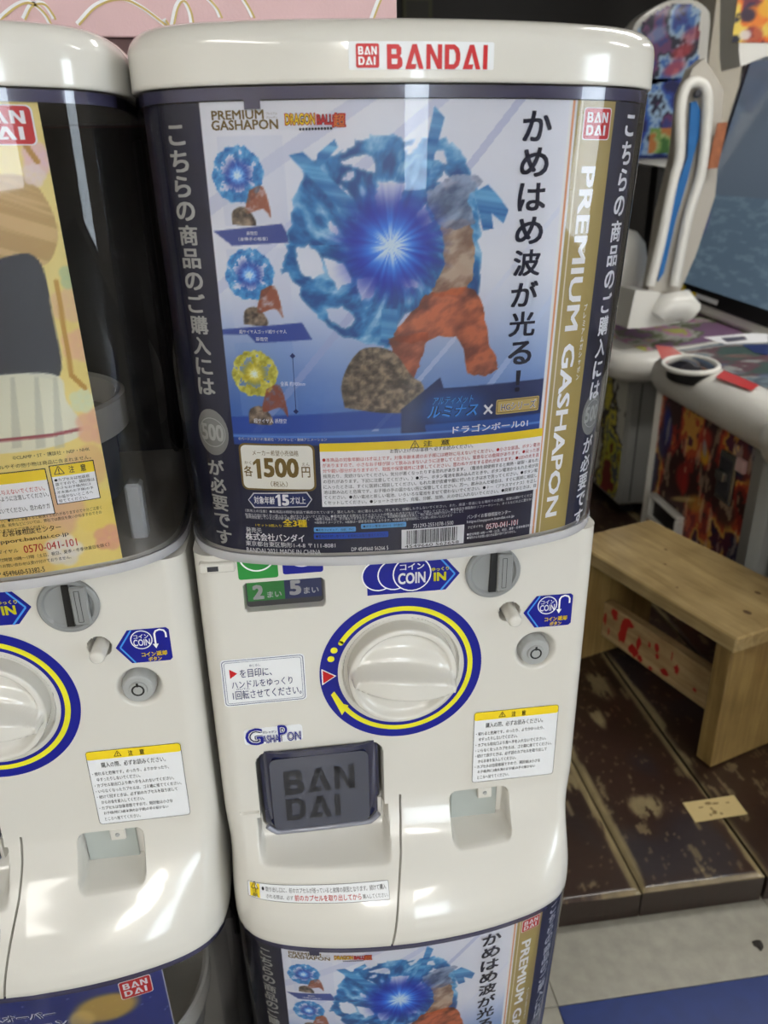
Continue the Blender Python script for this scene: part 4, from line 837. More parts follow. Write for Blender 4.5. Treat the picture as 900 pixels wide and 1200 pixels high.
loft([(0,z) for z in np.linspace(.0015,.2915,30)],DS,'dome',M['dome'],m1,smooth=60)
loft([(.0005,.0018),(.0009,-.0002),(.0010,-.0030),(.0004,-.0054),(-.0022,-.0065),(-.007,-.0069),(-.009,-.0060),(-.009,-.0035),(-.004,-.0008),(-.0016,.0018)],DS,'dome_rim',M['rim'],m1,True)
zt_c=POS.hit((440,116))[1]+.0004
loft([(-.0016,zt_c),(-.0012,zt_c),(-.0012,.2912),(-.0030,.2912),(-.0030,zt_c)],DS,'dome_collar',M['collar'],m1,True)
tb=mk('poster_clip',*prism([DS.P(POS.hit((294,118))[0]+du,zt_c+dz,-.0022) for du,dz in((-.0045,.003),(.0045,.003),(.0045,-.0045),(-.0045,-.0045))],(0,-.0012,0)),M['collar'],m1,ORG)
dome_interior(m1)
shared=[c for c in m1.children]
lid=lid_mesh(m1);lid_sticker(lid)
po=poster_art(m1);poster_print(*po)
def copy_tree(o,par):
    c=o.copy();COL.objects.link(c);c.parent=par
    for k in list(o.children): copy_tree(k,c)
    return c
m2=root('capsule_machine',(-SP,0,ZO+ZB),'white capsule toy machine with the yellow poster, topmost in the left column','vending machine',GRP)
m3=root('capsule_machine',(0,0,ZO+ZB-H_UNIT),'white capsule toy machine at the bottom of the right column, its poster top showing','vending machine',GRP)
m4=root('capsule_machine',(-SP,0,ZO+ZB-H_UNIT),'white capsule toy machine with dark blue poster, at the bottom of the left column','vending machine',GRP)
for m_ in(m2,m3,m4):
    for c in shared: copy_tree(c,m_)
copy_tree(lid,m2);copy_tree(po[0],m3);poster_left(m2);poster_lowleft(m4)
# ------------------------------------------------------------------ setting
def struct(name,V,F,m,par=None,**k):
    o=mk(name,V,F,m,par,**k)
    if par is None:o['kind']='structure'
    return o
FLZ=-ZO
def zup(o): o.location=(o.location[0],o.location[1],o.location[2]+ZO);return o
X0,X1,Y0,Y1=-2.2,4.6,-5.6,4.2
fl=struct('floor',*box(X0,X1,Y0,Y1,-.10,-.004),mat('floor_ground',(120,118,110),.6))
tw=mat('floor_tile_grey',(156,153,142),.38,coat=.25,vary=.28,vscale=38);tb_=mat('floor_tile_blue',(26,50,112),.35,coat=.25,vary=.25,vscale=30)
TS=.457;tx0=atz((656,1184),FLZ)[0];ty0=(atz((656,1184),FLZ)[1]+atz((900,1136),FLZ)[1])/2
tv,tf=bbox(0,TS-.0012,0,TS-.0012,-.004,0,.0008);tme={}
for k,mm in(('g',tw),('b',tb_)):
    me=bpy.data.meshes.new('floor_tile');me.from_pydata([Vector(p) for p in tv],[],tf);me.materials.append(mm);tme[k]=me
for i in range(-4,8):
    for j in range(-7,4):
        if j<-4 and (i<-2 or i>5):continue
        o=bpy.data.objects.new('floor_tile',tme['b' if (j%4==3 and i>=0) else 'g']);COL.objects.link(o);o.parent=fl;o.location=(tx0+i*TS,ty0+j*TS+0,0)
struct('ceiling',*box(X0,X1,Y0,Y1,CEIL,CEIL+.1),mat('ceiling_panel',(226,224,218),.8,vary=.03))
gl=clear_mat('shop_window_glass',(240,246,250),(150,170,170))
def opening_wall(name,axis,at,lo,hi,ops,m):
    """wall along one axis with tall window openings (a,b,z0,z1)"""
    parts=[];c=lo
    B_=lambda a,b,z0,z1,t0=0.,t1=.1:(box(a,b,at-t1,at-t0,z0,z1) if axis=='x' else box(at+t0,at+t1,a,b,z0,z1))
    for a,b,z0,z1 in ops: parts+=[B_(c,a,-.08,CEIL),B_(a,b,-.08,z0),B_(a,b,z1,CEIL)];c=b
    parts.append(B_(c,hi,-.08,CEIL));wl=struct(name,*join(*parts),m)
    for i,(a,b,z0,z1) in enumerate(ops):
        t=.05;w_=struct('window_%d'%(i+1 if axis=='x' else i+2),*join(B_(a,a+t,z0,z1,.0,.06),B_(b-t,b,z0,z1,.0,.06),B_(a+t,b-t,z0,z0+t,.0,.06),B_(a+t,b-t,z1-t,z1,.0,.06)),M['grey'])
        pn=mk('pane',*B_(a+t,b-t,z0+t,z1-t,.028,.03),gl,w_)
opening_wall('wall_front','x',Y0,X0,X1,[(.55,1.45,.35,2.45)],mat('pale_wall',(206,200,190),.7,vary=.05))
opening_wall('wall_right','y',X1,Y0,Y1,[(-4.25,-2.8,.1,2.55)],bpy.data.materials['pale_wall'])
dkwall=mat('dark_wall',(24,20,19),.6,vary=.3,vscale=3,bump=.2)
struct('wall_back',*box(X0,X1,Y1,Y1+.1,-.08,CEIL),dkwall)
struct('wall_left',*box(X0-.1,X0,Y0,Y1,-.08,CEIL),mat('pale_wall',(206,200,190),.7,vary=.05))
struct('wall_partition',*box(-1.6,.12,.335,.375,0,1.27),mat('partition_board',(60,44,42),.6,vary=.2))
for i,(x,y,sx,sy,W_) in enumerate(LIGHTS):
    r=root('ceiling_light',(x,y,CEIL),('broad ceiling light far behind the viewer, nearest the left machine column','broad ceiling light far behind the viewer, beside the front window','long narrow white ceiling light over the left aisle','narrow white ceiling light at the far right, near the game cabinets','wide crosswise ceiling light at the far right','wide crosswise ceiling light above the bench and game cabinets')[i],'lamp','shop ceiling lights')
    mk('lamp_body',*bbox(-sx/2-.03,sx/2+.03,-sy/2-.03,sy/2+.03,-.05,0,.008),M['lid'],r);mk('diffuser',*bbox(-sx/2,sx/2,-sy/2,sy/2,-.066,-.05,.004),M['tube'],r)
# bright poster-lit shop front behind the viewer: two tall light panels
# pink card sign above the machines
YP=.300
pk=root('display_sign',(0,YP,ZO),'pink card sign with white and yellow curls standing behind the machines','sign')
c1=aty((465,20),YP);c0=aty((90,43),YP);zt=.56
mk('card',*bbox(-1.2,c1[0],YP,YP+.004,c0[2],zt,.0008),M['pink'],pk,(0,YP,0))
FP_=Flat((0,YP-.0003,0),(1,0,0),(0,0,1));P=Print(FP_,pk,(0,YP,0))
def curl(px,m,wd):
    Q=[FP_.hit(p) for p in catmull(px,8)];P.hold=0;P.k=getattr(P,'k',0)+1;P.hold=1;P.line2(Q,wd,m,.0003 if wd>.003 else .0006,'printed_curl')
for px in([(-20,45),(5,16),(30,2),(50,14),(64,40)],[(90,28),(112,6),(140,-2),(165,8),(195,30),(192,22)],[(200,36),(206,8),(214,0),(222,14),(226,40)],[(27,22),(36,6),(50,4),(60,16),(63,22)],[(225,-8),(240,-4),(252,8),(258,20)],[(282,-5),(290,8),(296,20)],[(432,30),(440,8),(446,-6)],[(330,-60),(360,-20),(330,-10),(300,-40)]):
    curl(px,M['white_'],.0034);curl([(a+2.5,b+1.5) for a,b in px],M['goldl'],.0017)
P.done()
mk('back_strip',*box(-1.2,c1[0]-.02,YP+.006,YP+.03,-.4,c0[2]+.03),M['maroon'],pk,(0,YP,0))
# framed panel in the dark behind the sign
r=aty((485,28),2.6);fr=root('wall_frame',(r[0],2.6,r[2]-.06+ZO),'small dark framed notice on the far wall right of the pink sign','frame')
mk('frame_board',*bbox(-.07,.09,0,.012,-.05,.10,.003),mat('olive_frame',(58,56,30),.6),fr);mk('notice',*box(-.05,.07,-.002,0,-.03,.08),mat('olive_notice',(38,36,26),.6),fr)
fr.location[1]=4.18;k_=aty((487,22),4.18);fr.location[0]=k_[0];fr.location[2]=k_[2]+ZO
# ------------------------------------------------------------------ wooden platform
PZ=-.955;py=(atz((655,1071),PZ)[1]+atz((900,1012),PZ)[1])/2;pf=root('platform',(0,py,0),'low dark brown wooden platform with worn paint and gaps, under the wooden bench','platform')
x_a=atz((754,1046),PZ)[0];x_b=(atz((895,1020),PZ)[0]+atz((856,965),PZ)[0])/2
def plank(x0,x1,y0_,y1_,th,seed,wear=1.):
    st=.0045;nx=max(8,int((x1-x0)/st));ny=int((y1_-y0_)/st);xs=np.linspace(x0,x1,nx);ys=np.linspace(y0_,y1_,ny);X,Y=np.meshgrid(xs,ys);de=np.minimum(X-x0,x1-X);df=Y-y0_
    n=fbm(X*14+seed,Y*5+seed,5);n2=fbm(X*60+seed*3,Y*22,4);sc=fbm(X*26+seed*7,Y*7+3,5)
    base=np.array([50,33,26])/255*(.8+.45*fbm(X*3+seed,Y*9,4))[...,None];blu=np.array([44,42,52])/255;m=sstep(.5,.7,fbm(X*6+seed*2,Y*4,3))[...,None]*.7;C=base*(1-m)+blu*m
    bare=np.array([136,122,90])/255*(.8+.4*n2)[...,None]
    e=(1-sstep(.002+.010*sstep(.38,.62,n),.006+.014*sstep(.38,.62,n),de))*sstep(.30,.46,n+.12*wear)
    f=(1-sstep(.003,.007,df-.004*n2))*sstep(.30,.42,n)
    s_=sstep(.70,.72,fbm(X*40+seed*7,Y*14+3,5))*.9+sstep(.73,.75,fbm(X*120,Y*50+seed,3))*.7
    sp=np.zeros_like(X)
    for (px_,r1,r2) in(((756,945),.045,.038),((703,803),.040,.07),((700,840),.02,.05),((668,915),.02,.04)):
        p=atz(px_,PZ);sp=np.maximum(sp,(1-sstep(.55,1.1,np.hypot((X-p[0])/r1,(Y-p[1])/r2)+.9*(n2-.5)))*sstep(.36,.44,n2))
    m=np.clip(np.maximum.reduce([e,f*.8,s_*.75,sp]),0,1)[...,None];C=C*(1-m)+bare*m
    z=PZ-.0012*fbm(X*9,Y*4+seed)-.005*(1-sstep(0,.006,np.minimum(de,df)))-.0008*m[...,0]+th
    V=np.column_stack([X.ravel(),Y.ravel(),z.ravel()]);Fc=grid_faces(ny,nx).tolist();n0=len(V)
    low=[(x,y,FLZ+.002) for x,y in((x0,y0_),(x1,y0_),(x1,y1_),(x0,y1_))]
    fr_=list(range(nx));ri=[j*nx+nx-1 for j in range(ny)];bk=[(ny-1)*nx+i for i in range(nx-1,-1,-1)];le=[j*nx for j in range(ny-1,-1,-1)]
    edge=fr_[:-1]+ri[:-1]+bk[:-1]+le[:-1];Cc=C.reshape(-1,3);Vd=V[edge].copy();Vd[:,2]=FLZ+.003;V2=np.vstack([V,Vd]);C2=np.vstack([Cc,np.tile(np.array([34,20,14])/255,(len(edge),1))*(.8+.4*rng.random((len(edge),1)))])
    # a second row just under the edge keeps the worn edge colour off the riser
    Vm=V[edge].copy();Vm[:,2]-=.004;V3=np.vstack([V2,Vm]);C3=np.vstack([C2,np.tile(np.array([36,22,16])/255,(len(edge),1))]);ne=len(edge);a0=n0;b0=n0+ne
    for i in range(ne): k=(i+1)%ne;Fc+=[(edge[i],edge[k],b0+k,b0+i),(b0+i,b0+k,a0+k,a0+i)]
    o=mk('plank',V3,Fc,M['attr_rough'],pf,(0,py,-ZO),smooth=50,col=C3);return fixn(o)
w_=x_b-x_a
plank(x_a-w_-.001,x_a-.0015,py,py+2.6,0,3);plank(x_a+.001,x_b-.004,py,py+2.6,.0015,8);plank(x_b+.004,x_b+w_,py,py+2.6,-.001,13);plank(x_b+w_+.003,x_b+2*w_,py,py+2.6,0,21);plank(x_b+2*w_+.003,x_b+3*w_,py,py+2.6,0,29);plank(x_b+3*w_+.003,x_b+4*w_,py,py+2.6,0,35);plank(x_b+4*w_+.003,x_b+5*w_,py,py+2.6,0,39)
for o in pf.children: pass
# paper strip stuck on it
a,b,c,d=[atz(p,PZ+.0022) for p in((800,941),(860,932),(876,954),(815,964))]
tp=root('paper_strip',(a[0],a[1],ZO+PZ),'strip of yellowed paper tape stuck on the brown platform by the bench','paper strip')
st=mk('strip',[a,b,c,d,a+[0,0,.0006],b+[0,0,.0006],c+[0,0,.0006],d+[0,0,.0006]],[(0,3,2,1),(4,5,6,7),(0,1,5,4),(1,2,6,5),(2,3,7,6),(3,0,4,7)],mat('yellowed_paper',(204,182,128),.6,vary=.06,vscale=40),tp,(a[0],a[1],PZ))
FS=Flat(a+[0,0,.0007],(b-a),(d-a));P=Print(FS,st,(a[0],a[1],PZ));L1,L2=np.linalg.norm(b-a),np.linalg.norm(d-a)
for i in range(9):
    x=.2*L1+rng.random()*.65*L1;y=(.2+.6*rng.random())*L2;P.disc2(x,y,.002+.006*rng.random(),mat('ink_smudge',(140,116,74),.7) if i==0 else bpy.data.materials['ink_smudge'],.0001,.0015+.003*rng.random(),'ink_smudge')
P.done()
p=atz((889,1108),FLZ);lf=root('leaf_scrap',(p[0],p[1],0),'small dark scrap lying on the pale floor tile in front of the platform','litter')
a_=np.linspace(0,2*math.pi,11)[:-1];R_=.011*(.7+.5*rng.random(10));v=[(r*math.cos(t)*.8,r*math.sin(t),.001+.003*rng.random()) for r,t in zip(R_,a_)]+[(0,0,.005)]+[(r*math.cos(t)*.8,r*math.sin(t),.0006) for r,t in zip(R_,a_)]
mk('scrap',v,[(i,(i+1)%10,10) for i in range(10)]+[(i,(i+1)%10,(i+1)%10+11,i+11) for i in range(10)]+[tuple(range(11,21))],mat('dark_scrap',(38,34,30),.7),lf)
# ------------------------------------------------------------------ wooden bench
def wood_mat(name,c0,c1,ax=0,knots=True):
    m=bpy.data.materials.new(name);m.use_nodes=True;nt=m.node_tree;b=nt.nodes['Principled BSDF'];b.inputs['Roughness'].default_value=.42;b.inputs['Coat Weight'].default_value=.25
    tc=nt.nodes.new('ShaderNodeTexCoord');mp=nt.nodes.new('ShaderNodeMapping');mp.inputs['Scale'].default_value=[(1.2 if i==ax else 14) for i in range(3)];nt.links.new(tc.outputs['Object'],mp.inputs[0])
    n=nt.nodes.new('ShaderNodeTexNoise');n.inputs['Scale'].default_value=4;n.inputs['Detail'].default_value=7;n.inputs['Distortion'].default_value=1.2;nt.links.new(mp.outputs[0],n.inputs['Vector'])
    cr=nt.nodes.new('ShaderNodeValToRGB');cr.color_ramp.elements[0].position=.32;cr.color_ramp.elements[1].position=.68;cr.color_ramp.elements[0].color=rgb(*c0);cr.color_ramp.elements[1].color=rgb(*c1);nt.links.new(n.outputs[0],cr.inputs[0])
    n2=nt.nodes.new('ShaderNodeTexNoise');n2.inputs['Scale'].default_value=9;n2.inputs['Detail'].default_value=5;nt.links.new(tc.outputs['Object'],n2.inputs['Vector'])
    mx=nt.nodes.new('ShaderNodeMix');mx.data_type='RGBA';mx.blend_type='MULTIPLY';mx.inputs[0].default_value=.7;r2=nt.nodes.new('ShaderNodeValToRGB');r2.color_ramp.elements[0].position=.3;r2.color_ramp.elements[0].color=(.55,.5,.42,1);r2.color_ramp.elements[1].position=.6;r2.color_ramp.elements[1].color=(1,1,1,1);nt.links.new(n2.outputs[0],r2.inputs[0])
    nt.links.new(cr.outputs[0],mx.inputs[6]);nt.links.new(r2.outputs[0],mx.inputs[7]);nt.links.new(mx.outputs[2],b.inputs['Base Color'])
    bp=nt.nodes.new('ShaderNodeBump');bp.inputs['Strength'].default_value=.25;bp.inputs['Distance'].default_value=.001;nt.links.new(n.outputs[0],bp.inputs['Height']);nt.links.new(bp.outputs[0],b.inputs['Normal']);return m
WD=wood_mat('bench_wood',(148,124,78),(182,158,110));WDe=wood_mat('bench_wood_end',(124,98,54),(152,126,76),2)
BA=math.radians(17.5)+math.pi/2;bn=root('wooden_bench',(.7975,.7151,ZO+PZ+.0015),'plain plywood bench with red paint stains on its stretcher, on the brown platform','bench',rz=BA)
# local x runs along the bench, local -y across it (away from the viewer's left side)
BW,BL,BH=.262,.523,.345
tbz=BH-.036
def kn(x,y,r):
    t=np.linspace(0,2*math.pi,13)[:-1];return [(x+r*1.5*math.cos(k),y+r*math.sin(k),BH+.0002) for k in t],[tuple(range(12))]
top=mk('top_board',*bbox(-.016,BL,-BW,.014,tbz,BH,.0035),WD,bn)
for x,y,r in((.10,-.18,.0055),(.30,-.10,.003),(.05,-.09,.007),(.36,-.16,.0035),(.03,-.20,.003),(.2,-.04,.0025)): mk('knot',*kn(x,y,r),bpy.data.materials.get('wood_knot') or mat('wood_knot',(84,58,30),.6),top)
mk('leg_panel',*bbox(0,.042,-BW+.012,0,0,tbz,.002),WDe,bn);mk('leg_panel',*bbox(BL-.058,BL-.016,-BW+.012,0,0,tbz,.002),WDe,bn)
SY=-.075;sb=mk('stretcher',*bbox(.042,BL-.058,SY-.030,SY,.062,.165,.002),wood_mat('stretcher_wood',(176,146,100),(206,180,134)),bn)
ST=Flat((0,0,0),(1,0,0),(0,0,1));ST.o=np.array([0,SY,0.]);ST.n=np.array([0,1.,0]);P=Print(ST,sb);rd=mat('red_paint',(176,30,26),.4)
def splat(x,z,rx,rz_,n=14,h=.0004):
    P.poly2([(x+1.25*rx*(.6+.6*rng.random())*math.cos(t),min(.164,max(.063,z+rz_*(.6+.6*rng.random())*math.sin(t)))) for t in np.linspace(0,2*math.pi,n,endpoint=False)],rd,h,'red_stain')
Lx=BL-.058
for i,(x,z,rx,rz_) in enumerate([(Lx-.012,.118,.006,.018),(Lx-.045,.15,.010,.02),(Lx-.085,.125,.012,.042),(Lx-.098,.150,.018,.012),(Lx-.075,.10,.008,.02),(Lx-.125,.085,.014,.020),(Lx-.14,.115,.006,.022),(Lx-.15,.075,.010,.010),(Lx-.175,.13,.004,.008),(Lx-.20,.135,.007,.014),(Lx-.205,.115,.005,.008),(Lx-.235,.085,.012,.010),(Lx-.25,.14,.002,.016),(Lx-.27,.115,.007,.014),(Lx-.33,.095,.006,.006),(Lx-.03,.09,.003,.012),(Lx-.19,.07,.006,.006)]): splat(x,z,rx,rz_,h=.0003+.00004*i)
P.done()
# clear folded plastic lying behind the stretcher
# ------------------------------------------------------------------ card game cabinets
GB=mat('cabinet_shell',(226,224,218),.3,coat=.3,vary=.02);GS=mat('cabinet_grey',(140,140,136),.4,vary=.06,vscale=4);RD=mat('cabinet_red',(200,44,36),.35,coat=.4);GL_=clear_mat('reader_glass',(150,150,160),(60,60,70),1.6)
def noisy(A,pal,sc,seed,ctr=.5):
    n=fbm(A.U*sc+seed,A.V*sc*.8+seed*2,5);n=np.clip((n-.5)*2.6+.5,0,.9999);P_=np.array(pal)/255.;k=n*len(pal);i=k.astype(int);A.C[:]=P_[i]
def zz(o,r0): return o
class CabRoot:
    pass
def cab(name,loc,label,grp='card game cabinets along the wall'): return root(name,(loc[0],loc[1],0),label,'game cabinet',grp)
# cabinet B : nearest, front face roughly along y, facing left
P0=atx((773,458),1.12);zB=P0[2];P1=atz((886,523),zB);ax=P1-P0;ax[2]=0;Lb=np.linalg.norm(ax);ax/=Lb;inn=np.array([-ax[1],ax[0],0.]);  # inn points away to the right (+x)
if inn[0]<0: inn=-inn
cb=cab('game_cabinet',P0,'white card game cabinet with red trim and colourful front, behind the wooden bench');OB=(P0[0],P0[1],-ZO);DZ=PZ+.004
q=lambda u,v,z:P0*[1,1,0]+ax*u+inn*v+np.array([0,0,z])
def obox(u0,u1,v0,v1,z0,z1,b=.006):
    v,f=bbox(u0,u1,v0,v1,z0,z1,b);return [q(*p) for p in v],f
colw=.085
mk('cabinet_body',*obox(-.02,Lb+colw-.005,.012,.62,DZ,zB+.03,.01),GS,cb,OB,smooth=30)
FB=Flat(q(0,.0115,0),ax,(0,0,1))
def artflat(F_,u0,u1,v0,v1,step,pal,sc,seed,name,par,org,extra=None,mt='attr_dim'):
    A=Art(F_,u0,u1,v0,v1,step);noisy(A,pal,sc,seed)
    if extra: extra(A)
    return A.build(name,M[mt],par,org,.0006)
def exB(A):
    for c,ru,rv,k,al in(((783,500),.035,.075,(34,52,150),.9),((777,520),.04,.06,(24,34,110),.8),((826,515),.05,.04,(196,60,40),.9),((826,535),.03,.03,(236,190,50),.9),((826,525),.014,.03,(176,170,176),.95),((800,560),.05,.05,(186,40,36),.8),((815,590),.07,.03,(222,160,60),.8),((850,600),.06,.05,(60,40,34),.8),((800,585),.09,.010,(236,210,140),.8),((772,480),.05,.03,(226,90,50),.8),((760,590),.03,.06,(232,214,60),.8),((830,480),.06,.025,(120,124,132),.7),((875,545),.03,.06,(140,50,30),.7)):
        A.blob(A.s.hit(c),ru,rv,k,al,.5,ang=20)
    A.blend((fbm(A.U*40,A.V*14+8,3)>.62)*1.,(238,226,190),.55)
ar=artflat(FB,.004,Lb-.004,DZ+.02,zB-.004,.004,[(60,24,24),(150,40,32),(206,84,44),(230,170,80),(90,30,60),(40,36,80)],9,3,'front_poster',cb,OB,exB)
P=Print(FB,ar,OB);a=FB.hit((812,618));b=FB.hit((858,640))
P.text('GUNBARIDE',(812,640),(856,668),16,M['red'],.0012,.06) if 0 else None
P.done()
mk('corner_post',*obox(Lb-.002,Lb+colw,-.012,.10,DZ,zB+.02,.022),GS,cb,OB,smooth=40);mk('corner_post',*obox(-.022,.004,-.004,.05,DZ,zB+.02,.01),GB,cb,OB,smooth=40)
# coin door and card slot
c=[FB.hit(p) for p in((848,525),(868,537),(858,594),(841,582))];u0,u1=(c[0][0]+c[3][0])/2,(c[1][0]+c[2][0])/2;v1=(c[0][1]+c[1][1])/2;v0=(c[2][1]+c[3][1])/2
cdn=mk('coin_door',*obox(u0,u1,.0,.012,v0,v1,.004),M['chrome'],cb,OB);mk('door_inset',*obox(u0+.012,u1-.012,-.002,.001,v0+.015,v1-.015,.002),M['ink2'],cdn,OB);mk('coin_chute',*obox(u0+.02,u1-.02,-.018,-.001,(v0+v1)/2-.005,(v0+v1)/2+.022,.003),M['chrome'],cdn,OB)
c=[FB.hit(p) for p in((868,536),(877,541),(875,556),(866,551))];mk('price_sticker',*obox(c[0][0],c[1][0],.0,.011,(c[2][1]+c[3][1])/2,(c[0][1]+c[1][1])/2,.001),mat('pink_sticker',(226,190,190),.5),cb,OB)
c=[FB.hit(p) for p in((769,578),(804,604),(799,634),(765,610))];u0,u1=(c[0][0]+c[3][0])/2,(c[1][0]+c[2][0])/2;v1=(c[0][1]+c[1][1])/2;v0=(c[2][1]+c[3][1])/2
cf=mk('card_outlet',*join(obox(u0,u1,-.016,.012,v1-.016,v1,.005),obox(u0,u1,-.016,.012,v0,v0+.016,.005),obox(u0,u0+.018,-.016,.012,v0+.014,v1-.014,.005),obox(u1-.018,u1,-.016,.012,v0+.014,v1-.014,.005)),GB,cb,OB,smooth=40);mk('outlet_well',*obox(u0+.016,u1-.016,.0,.010,v0+.014,v1-.014,.001),M['black'],cf,OB)
# control deck: fat rounded roll in front, slanting transparent card table behind
zr=zB+.060;path=[q(u,.02,zr) for u in np.linspace(-.055,Lb+.095,24)];rr_=np.full(24,.066);rr_[0]=.010;rr_[1]=.046;rr_[2]=.061
mk('front_roll',*tube(path,rr_,24),GB,cb,OB,smooth=60)
deck=[q(-.03,.02,zr+.060),q(Lb+.095,.02,zr+.060),q(Lb+.095,.55,zr+.125),q(-.03,.55,zr+.125)];dn=(0,0,-.06);dk=fixn(mk('control_deck',*prism(deck,dn),GB,cb,OB))
FD=Flat(deck[0]+np.array([0,0,.001]),deck[1]-deck[0],deck[3]-deck[0])
def exD(A):
    for k in range(22): A.blob((rng.uniform(.05,.65),rng.uniform(.02,.5)),.05,.025,random.choice([(110,130,140),(150,90,80),(70,90,130),(180,190,190),(90,130,90)]),.6,.5,ang=rng.uniform(0,90))
Ld=np.linalg.norm(deck[1]-deck[0]);Wd_=np.linalg.norm(deck[3]-deck[0])
artflat(FD,.01,Ld-.02,.035,Wd_-.02,.006,[(70,82,96),(110,124,132),(150,150,146),(96,60,64),(60,80,70)],8,9,'card_table',cb,OB,exD)
P=Print(FD,dk,OB);P.poly([(749,419),(757,408),(797,415),(800,417),(765,434)],RD,.0012,'red_trim') if 0 else None
f=lambda *px:[FD.hit(p) for p in px]
P.poly2(f((768,408),(787,410),(800,419),(783,430),(775,424)),RD,.010,'red_trim');P.poly2(f((838,446),(848,438),(890,456),(880,462),(862,455)),RD,.010,'red_trim')
P.poly2(f((824,396),(880,391),(900,392),(900,402),(850,404)),M['white_'],.002,'card_frame');P.poly2(f((845,397),(872,395),(876,399),(852,402)),mat('frame_inside',(90,88,104),.4),.003,'card_frame')
P.poly2(f((870,405),(900,404),(900,417),(885,414)),M['dblue'],.002,'card_print');P.done()
# oval reader window
oc=[q(*k) for k in((.04,.02,zr+.05),)];e0=FD.hit((776,437));e1=FD.hit((843,425));e2=FD.hit((812,418));e3=FD.hit((800,448))
cu,cv=(e0[0]+e1[0])/2,(e0[1]+e1[1])/2;ra=abs(e1[0]-e0[0])/2+.012;ra=max(.06,min(ra,.13));T=np.linspace(0,2*math.pi,40,endpoint=False)
cu,cv=FD.hit((810,432));ring=[FD.P(cu+.105*math.cos(t),cv+.062*math.sin(t)*(1.15 if math.sin(t)<0 else 1),.012) for t in T]
rd_=mk('reader_ring',*tube(ring,.0075,10,True),GB,cb,OB,smooth=60)
mk('reader_base',*prism([FD.P(cu+.103*math.cos(t),cv+.060*math.sin(t),.004) for t in T],tuple(-FD.n*.03)),M['black'],rd_,OB);mk('reader_glass',[FD.P(cu+k*.10*math.cos(t),cv+k*.058*math.sin(t),.010+.02*(1-k*k)) for k in(1,.7,.4,.1) for t in T],grid_faces(4,40,True).tolist()+[tuple(120+i for i in range(40))],mat('smoked_lens',(40,40,48),.08,coat=1),rd_,OB,smooth=80)
# cabinet A : farther, same row
def zA(px,Y): return aty(px,Y)
A0=atz((723,594),PZ+.040);XA,YA=A0[0],A0[1];zA1=aty((744,444),YA)[2]
ca=cab('game_cabinet',A0,'white card game cabinet with tall dark screen, farther along the row');OA=(XA,YA,-ZO)
xa2=aty((757,500),YA)[0]
mk('cabinet_body',*bbox(XA,XA+.85,YA,YA+.80,A0[2],zA1+.02,.014),GS,ca,OA,smooth=30)
mk('side_panel_line',*box(XA+.045,XA+.049,YA-.001,YA+.001,A0[2]+.02,zA1-.02),M['ink2'],ca,OA)
for dx in(.07,.7):
    fp=mk('levelling_foot',*lathe_z([(.028,PZ+.004),(.03,PZ+.010),(.012,PZ+.016),(.012,A0[2]+.002)],XA+dx,YA+.06,20),M['ink2'],ca,OA,smooth=40)
FA=Flat((XA-.0006,YA,0),(0,-1,0),(0,0,1));artflat(FA,-.56,-.012,A0[2]+.02,zA1,.006,[(120,40,36),(190,190,60),(90,100,110),(216,206,80),(60,50,50),(200,200,190)],8,15,'front_poster',ca,OA)
zd=zA1+.05
rp=[(XA+.02,YA+.62,zd),(XA-.035,YA+.5,zd),(XA-.05,YA+.2,zd),(XA-.045,YA+.02,zd),(XA-.01,YA-.05,zd+.005),(XA+.08,YA-.075,zd+.015),(XA+.3,YA-.075,zd+.04),(XA+.75,YA-.07,zd+.09)]
mk('front_roll',*tube(catmull(rp,6),.052,20),GB,ca,OA,smooth=60)
dk2=[np.array(k) for k in((XA-.03,YA-.05,zd+.045),(XA+.72,YA-.05,zd+.125),(XA+.72,YA+.80,zd+.125),(XA-.03,YA+.80,zd+.045))]
da=fixn(mk('control_deck',*prism(dk2,(0,0,-.07)),GB,ca,OA));FD2=Flat(dk2[0]+np.array([0,0,.0015]),dk2[1]-dk2[0],dk2[3]-dk2[0])
artflat(FD2,.06,.66,.03,.58,.008,[(206,206,110),(214,150,190),(200,200,190),(120,130,90),(150,110,150)],7,21,'deck_poster',ca,OA)
# screen: leaning back
bl=atx((791,341),XA+.47);br=atz((890,377),bl[2]-.02);tl=aty((866,86),bl[1]+.02);tl=tl;up=tl-bl;ri=br-bl
tr=br+up;scn=np.cross(ri,up);scn/=np.linalg.norm(scn)
if scn@(CAM-bl)<0: scn=-scn
SA=Flat(bl,ri,up);Ls,Lu=np.linalg.norm(ri)*1.13,np.linalg.norm(up)*1.12
P_=lambda u,v,h:np.array(SA.P(u,v,h))
def sbox(u0,u1,v0,v1,h0,h1,b=.006):
    v,f=bbox(u0,u1,v0,v1,h0,h1,b);return [P_(*k) for k in v],f
sc=mk('screen_housing',*sbox(-.035,Ls+.035,-.05,Lu+.06,-.09,.0,.015),GB,ca,OA,smooth=40)
mk('screen_bezel',*sbox(0,Ls,-.01,Lu,-.004,.006,.003),M['black'],sc,OA)
def exS(A):
    A.C[:]=np.array([78,90,104])/255;A.blend(sstep(.1,.7,A.V/ (Lu)),(96,108,122));m=((A.V/Lu)<.42)*((A.V/Lu)>.04);A.blend(m*1.,(84,106,124),.6)
    A.blend(m*sstep(.5,.7,fbm(A.U*14,A.V*70+3,3)),(118,140,152),.4);A.blob((.08,.30*Lu),.04,.06,(80,70,120),.6,.5);A.blend((A.V/Lu>.93)*(fbm(A.U*90,A.V*20,2)>.5),(120,124,90),.4)
A=Art(Flat(P_(0,0,.0066),ri,up),.028,Ls-.03,.045,Lu-.04,.006);exS(A)
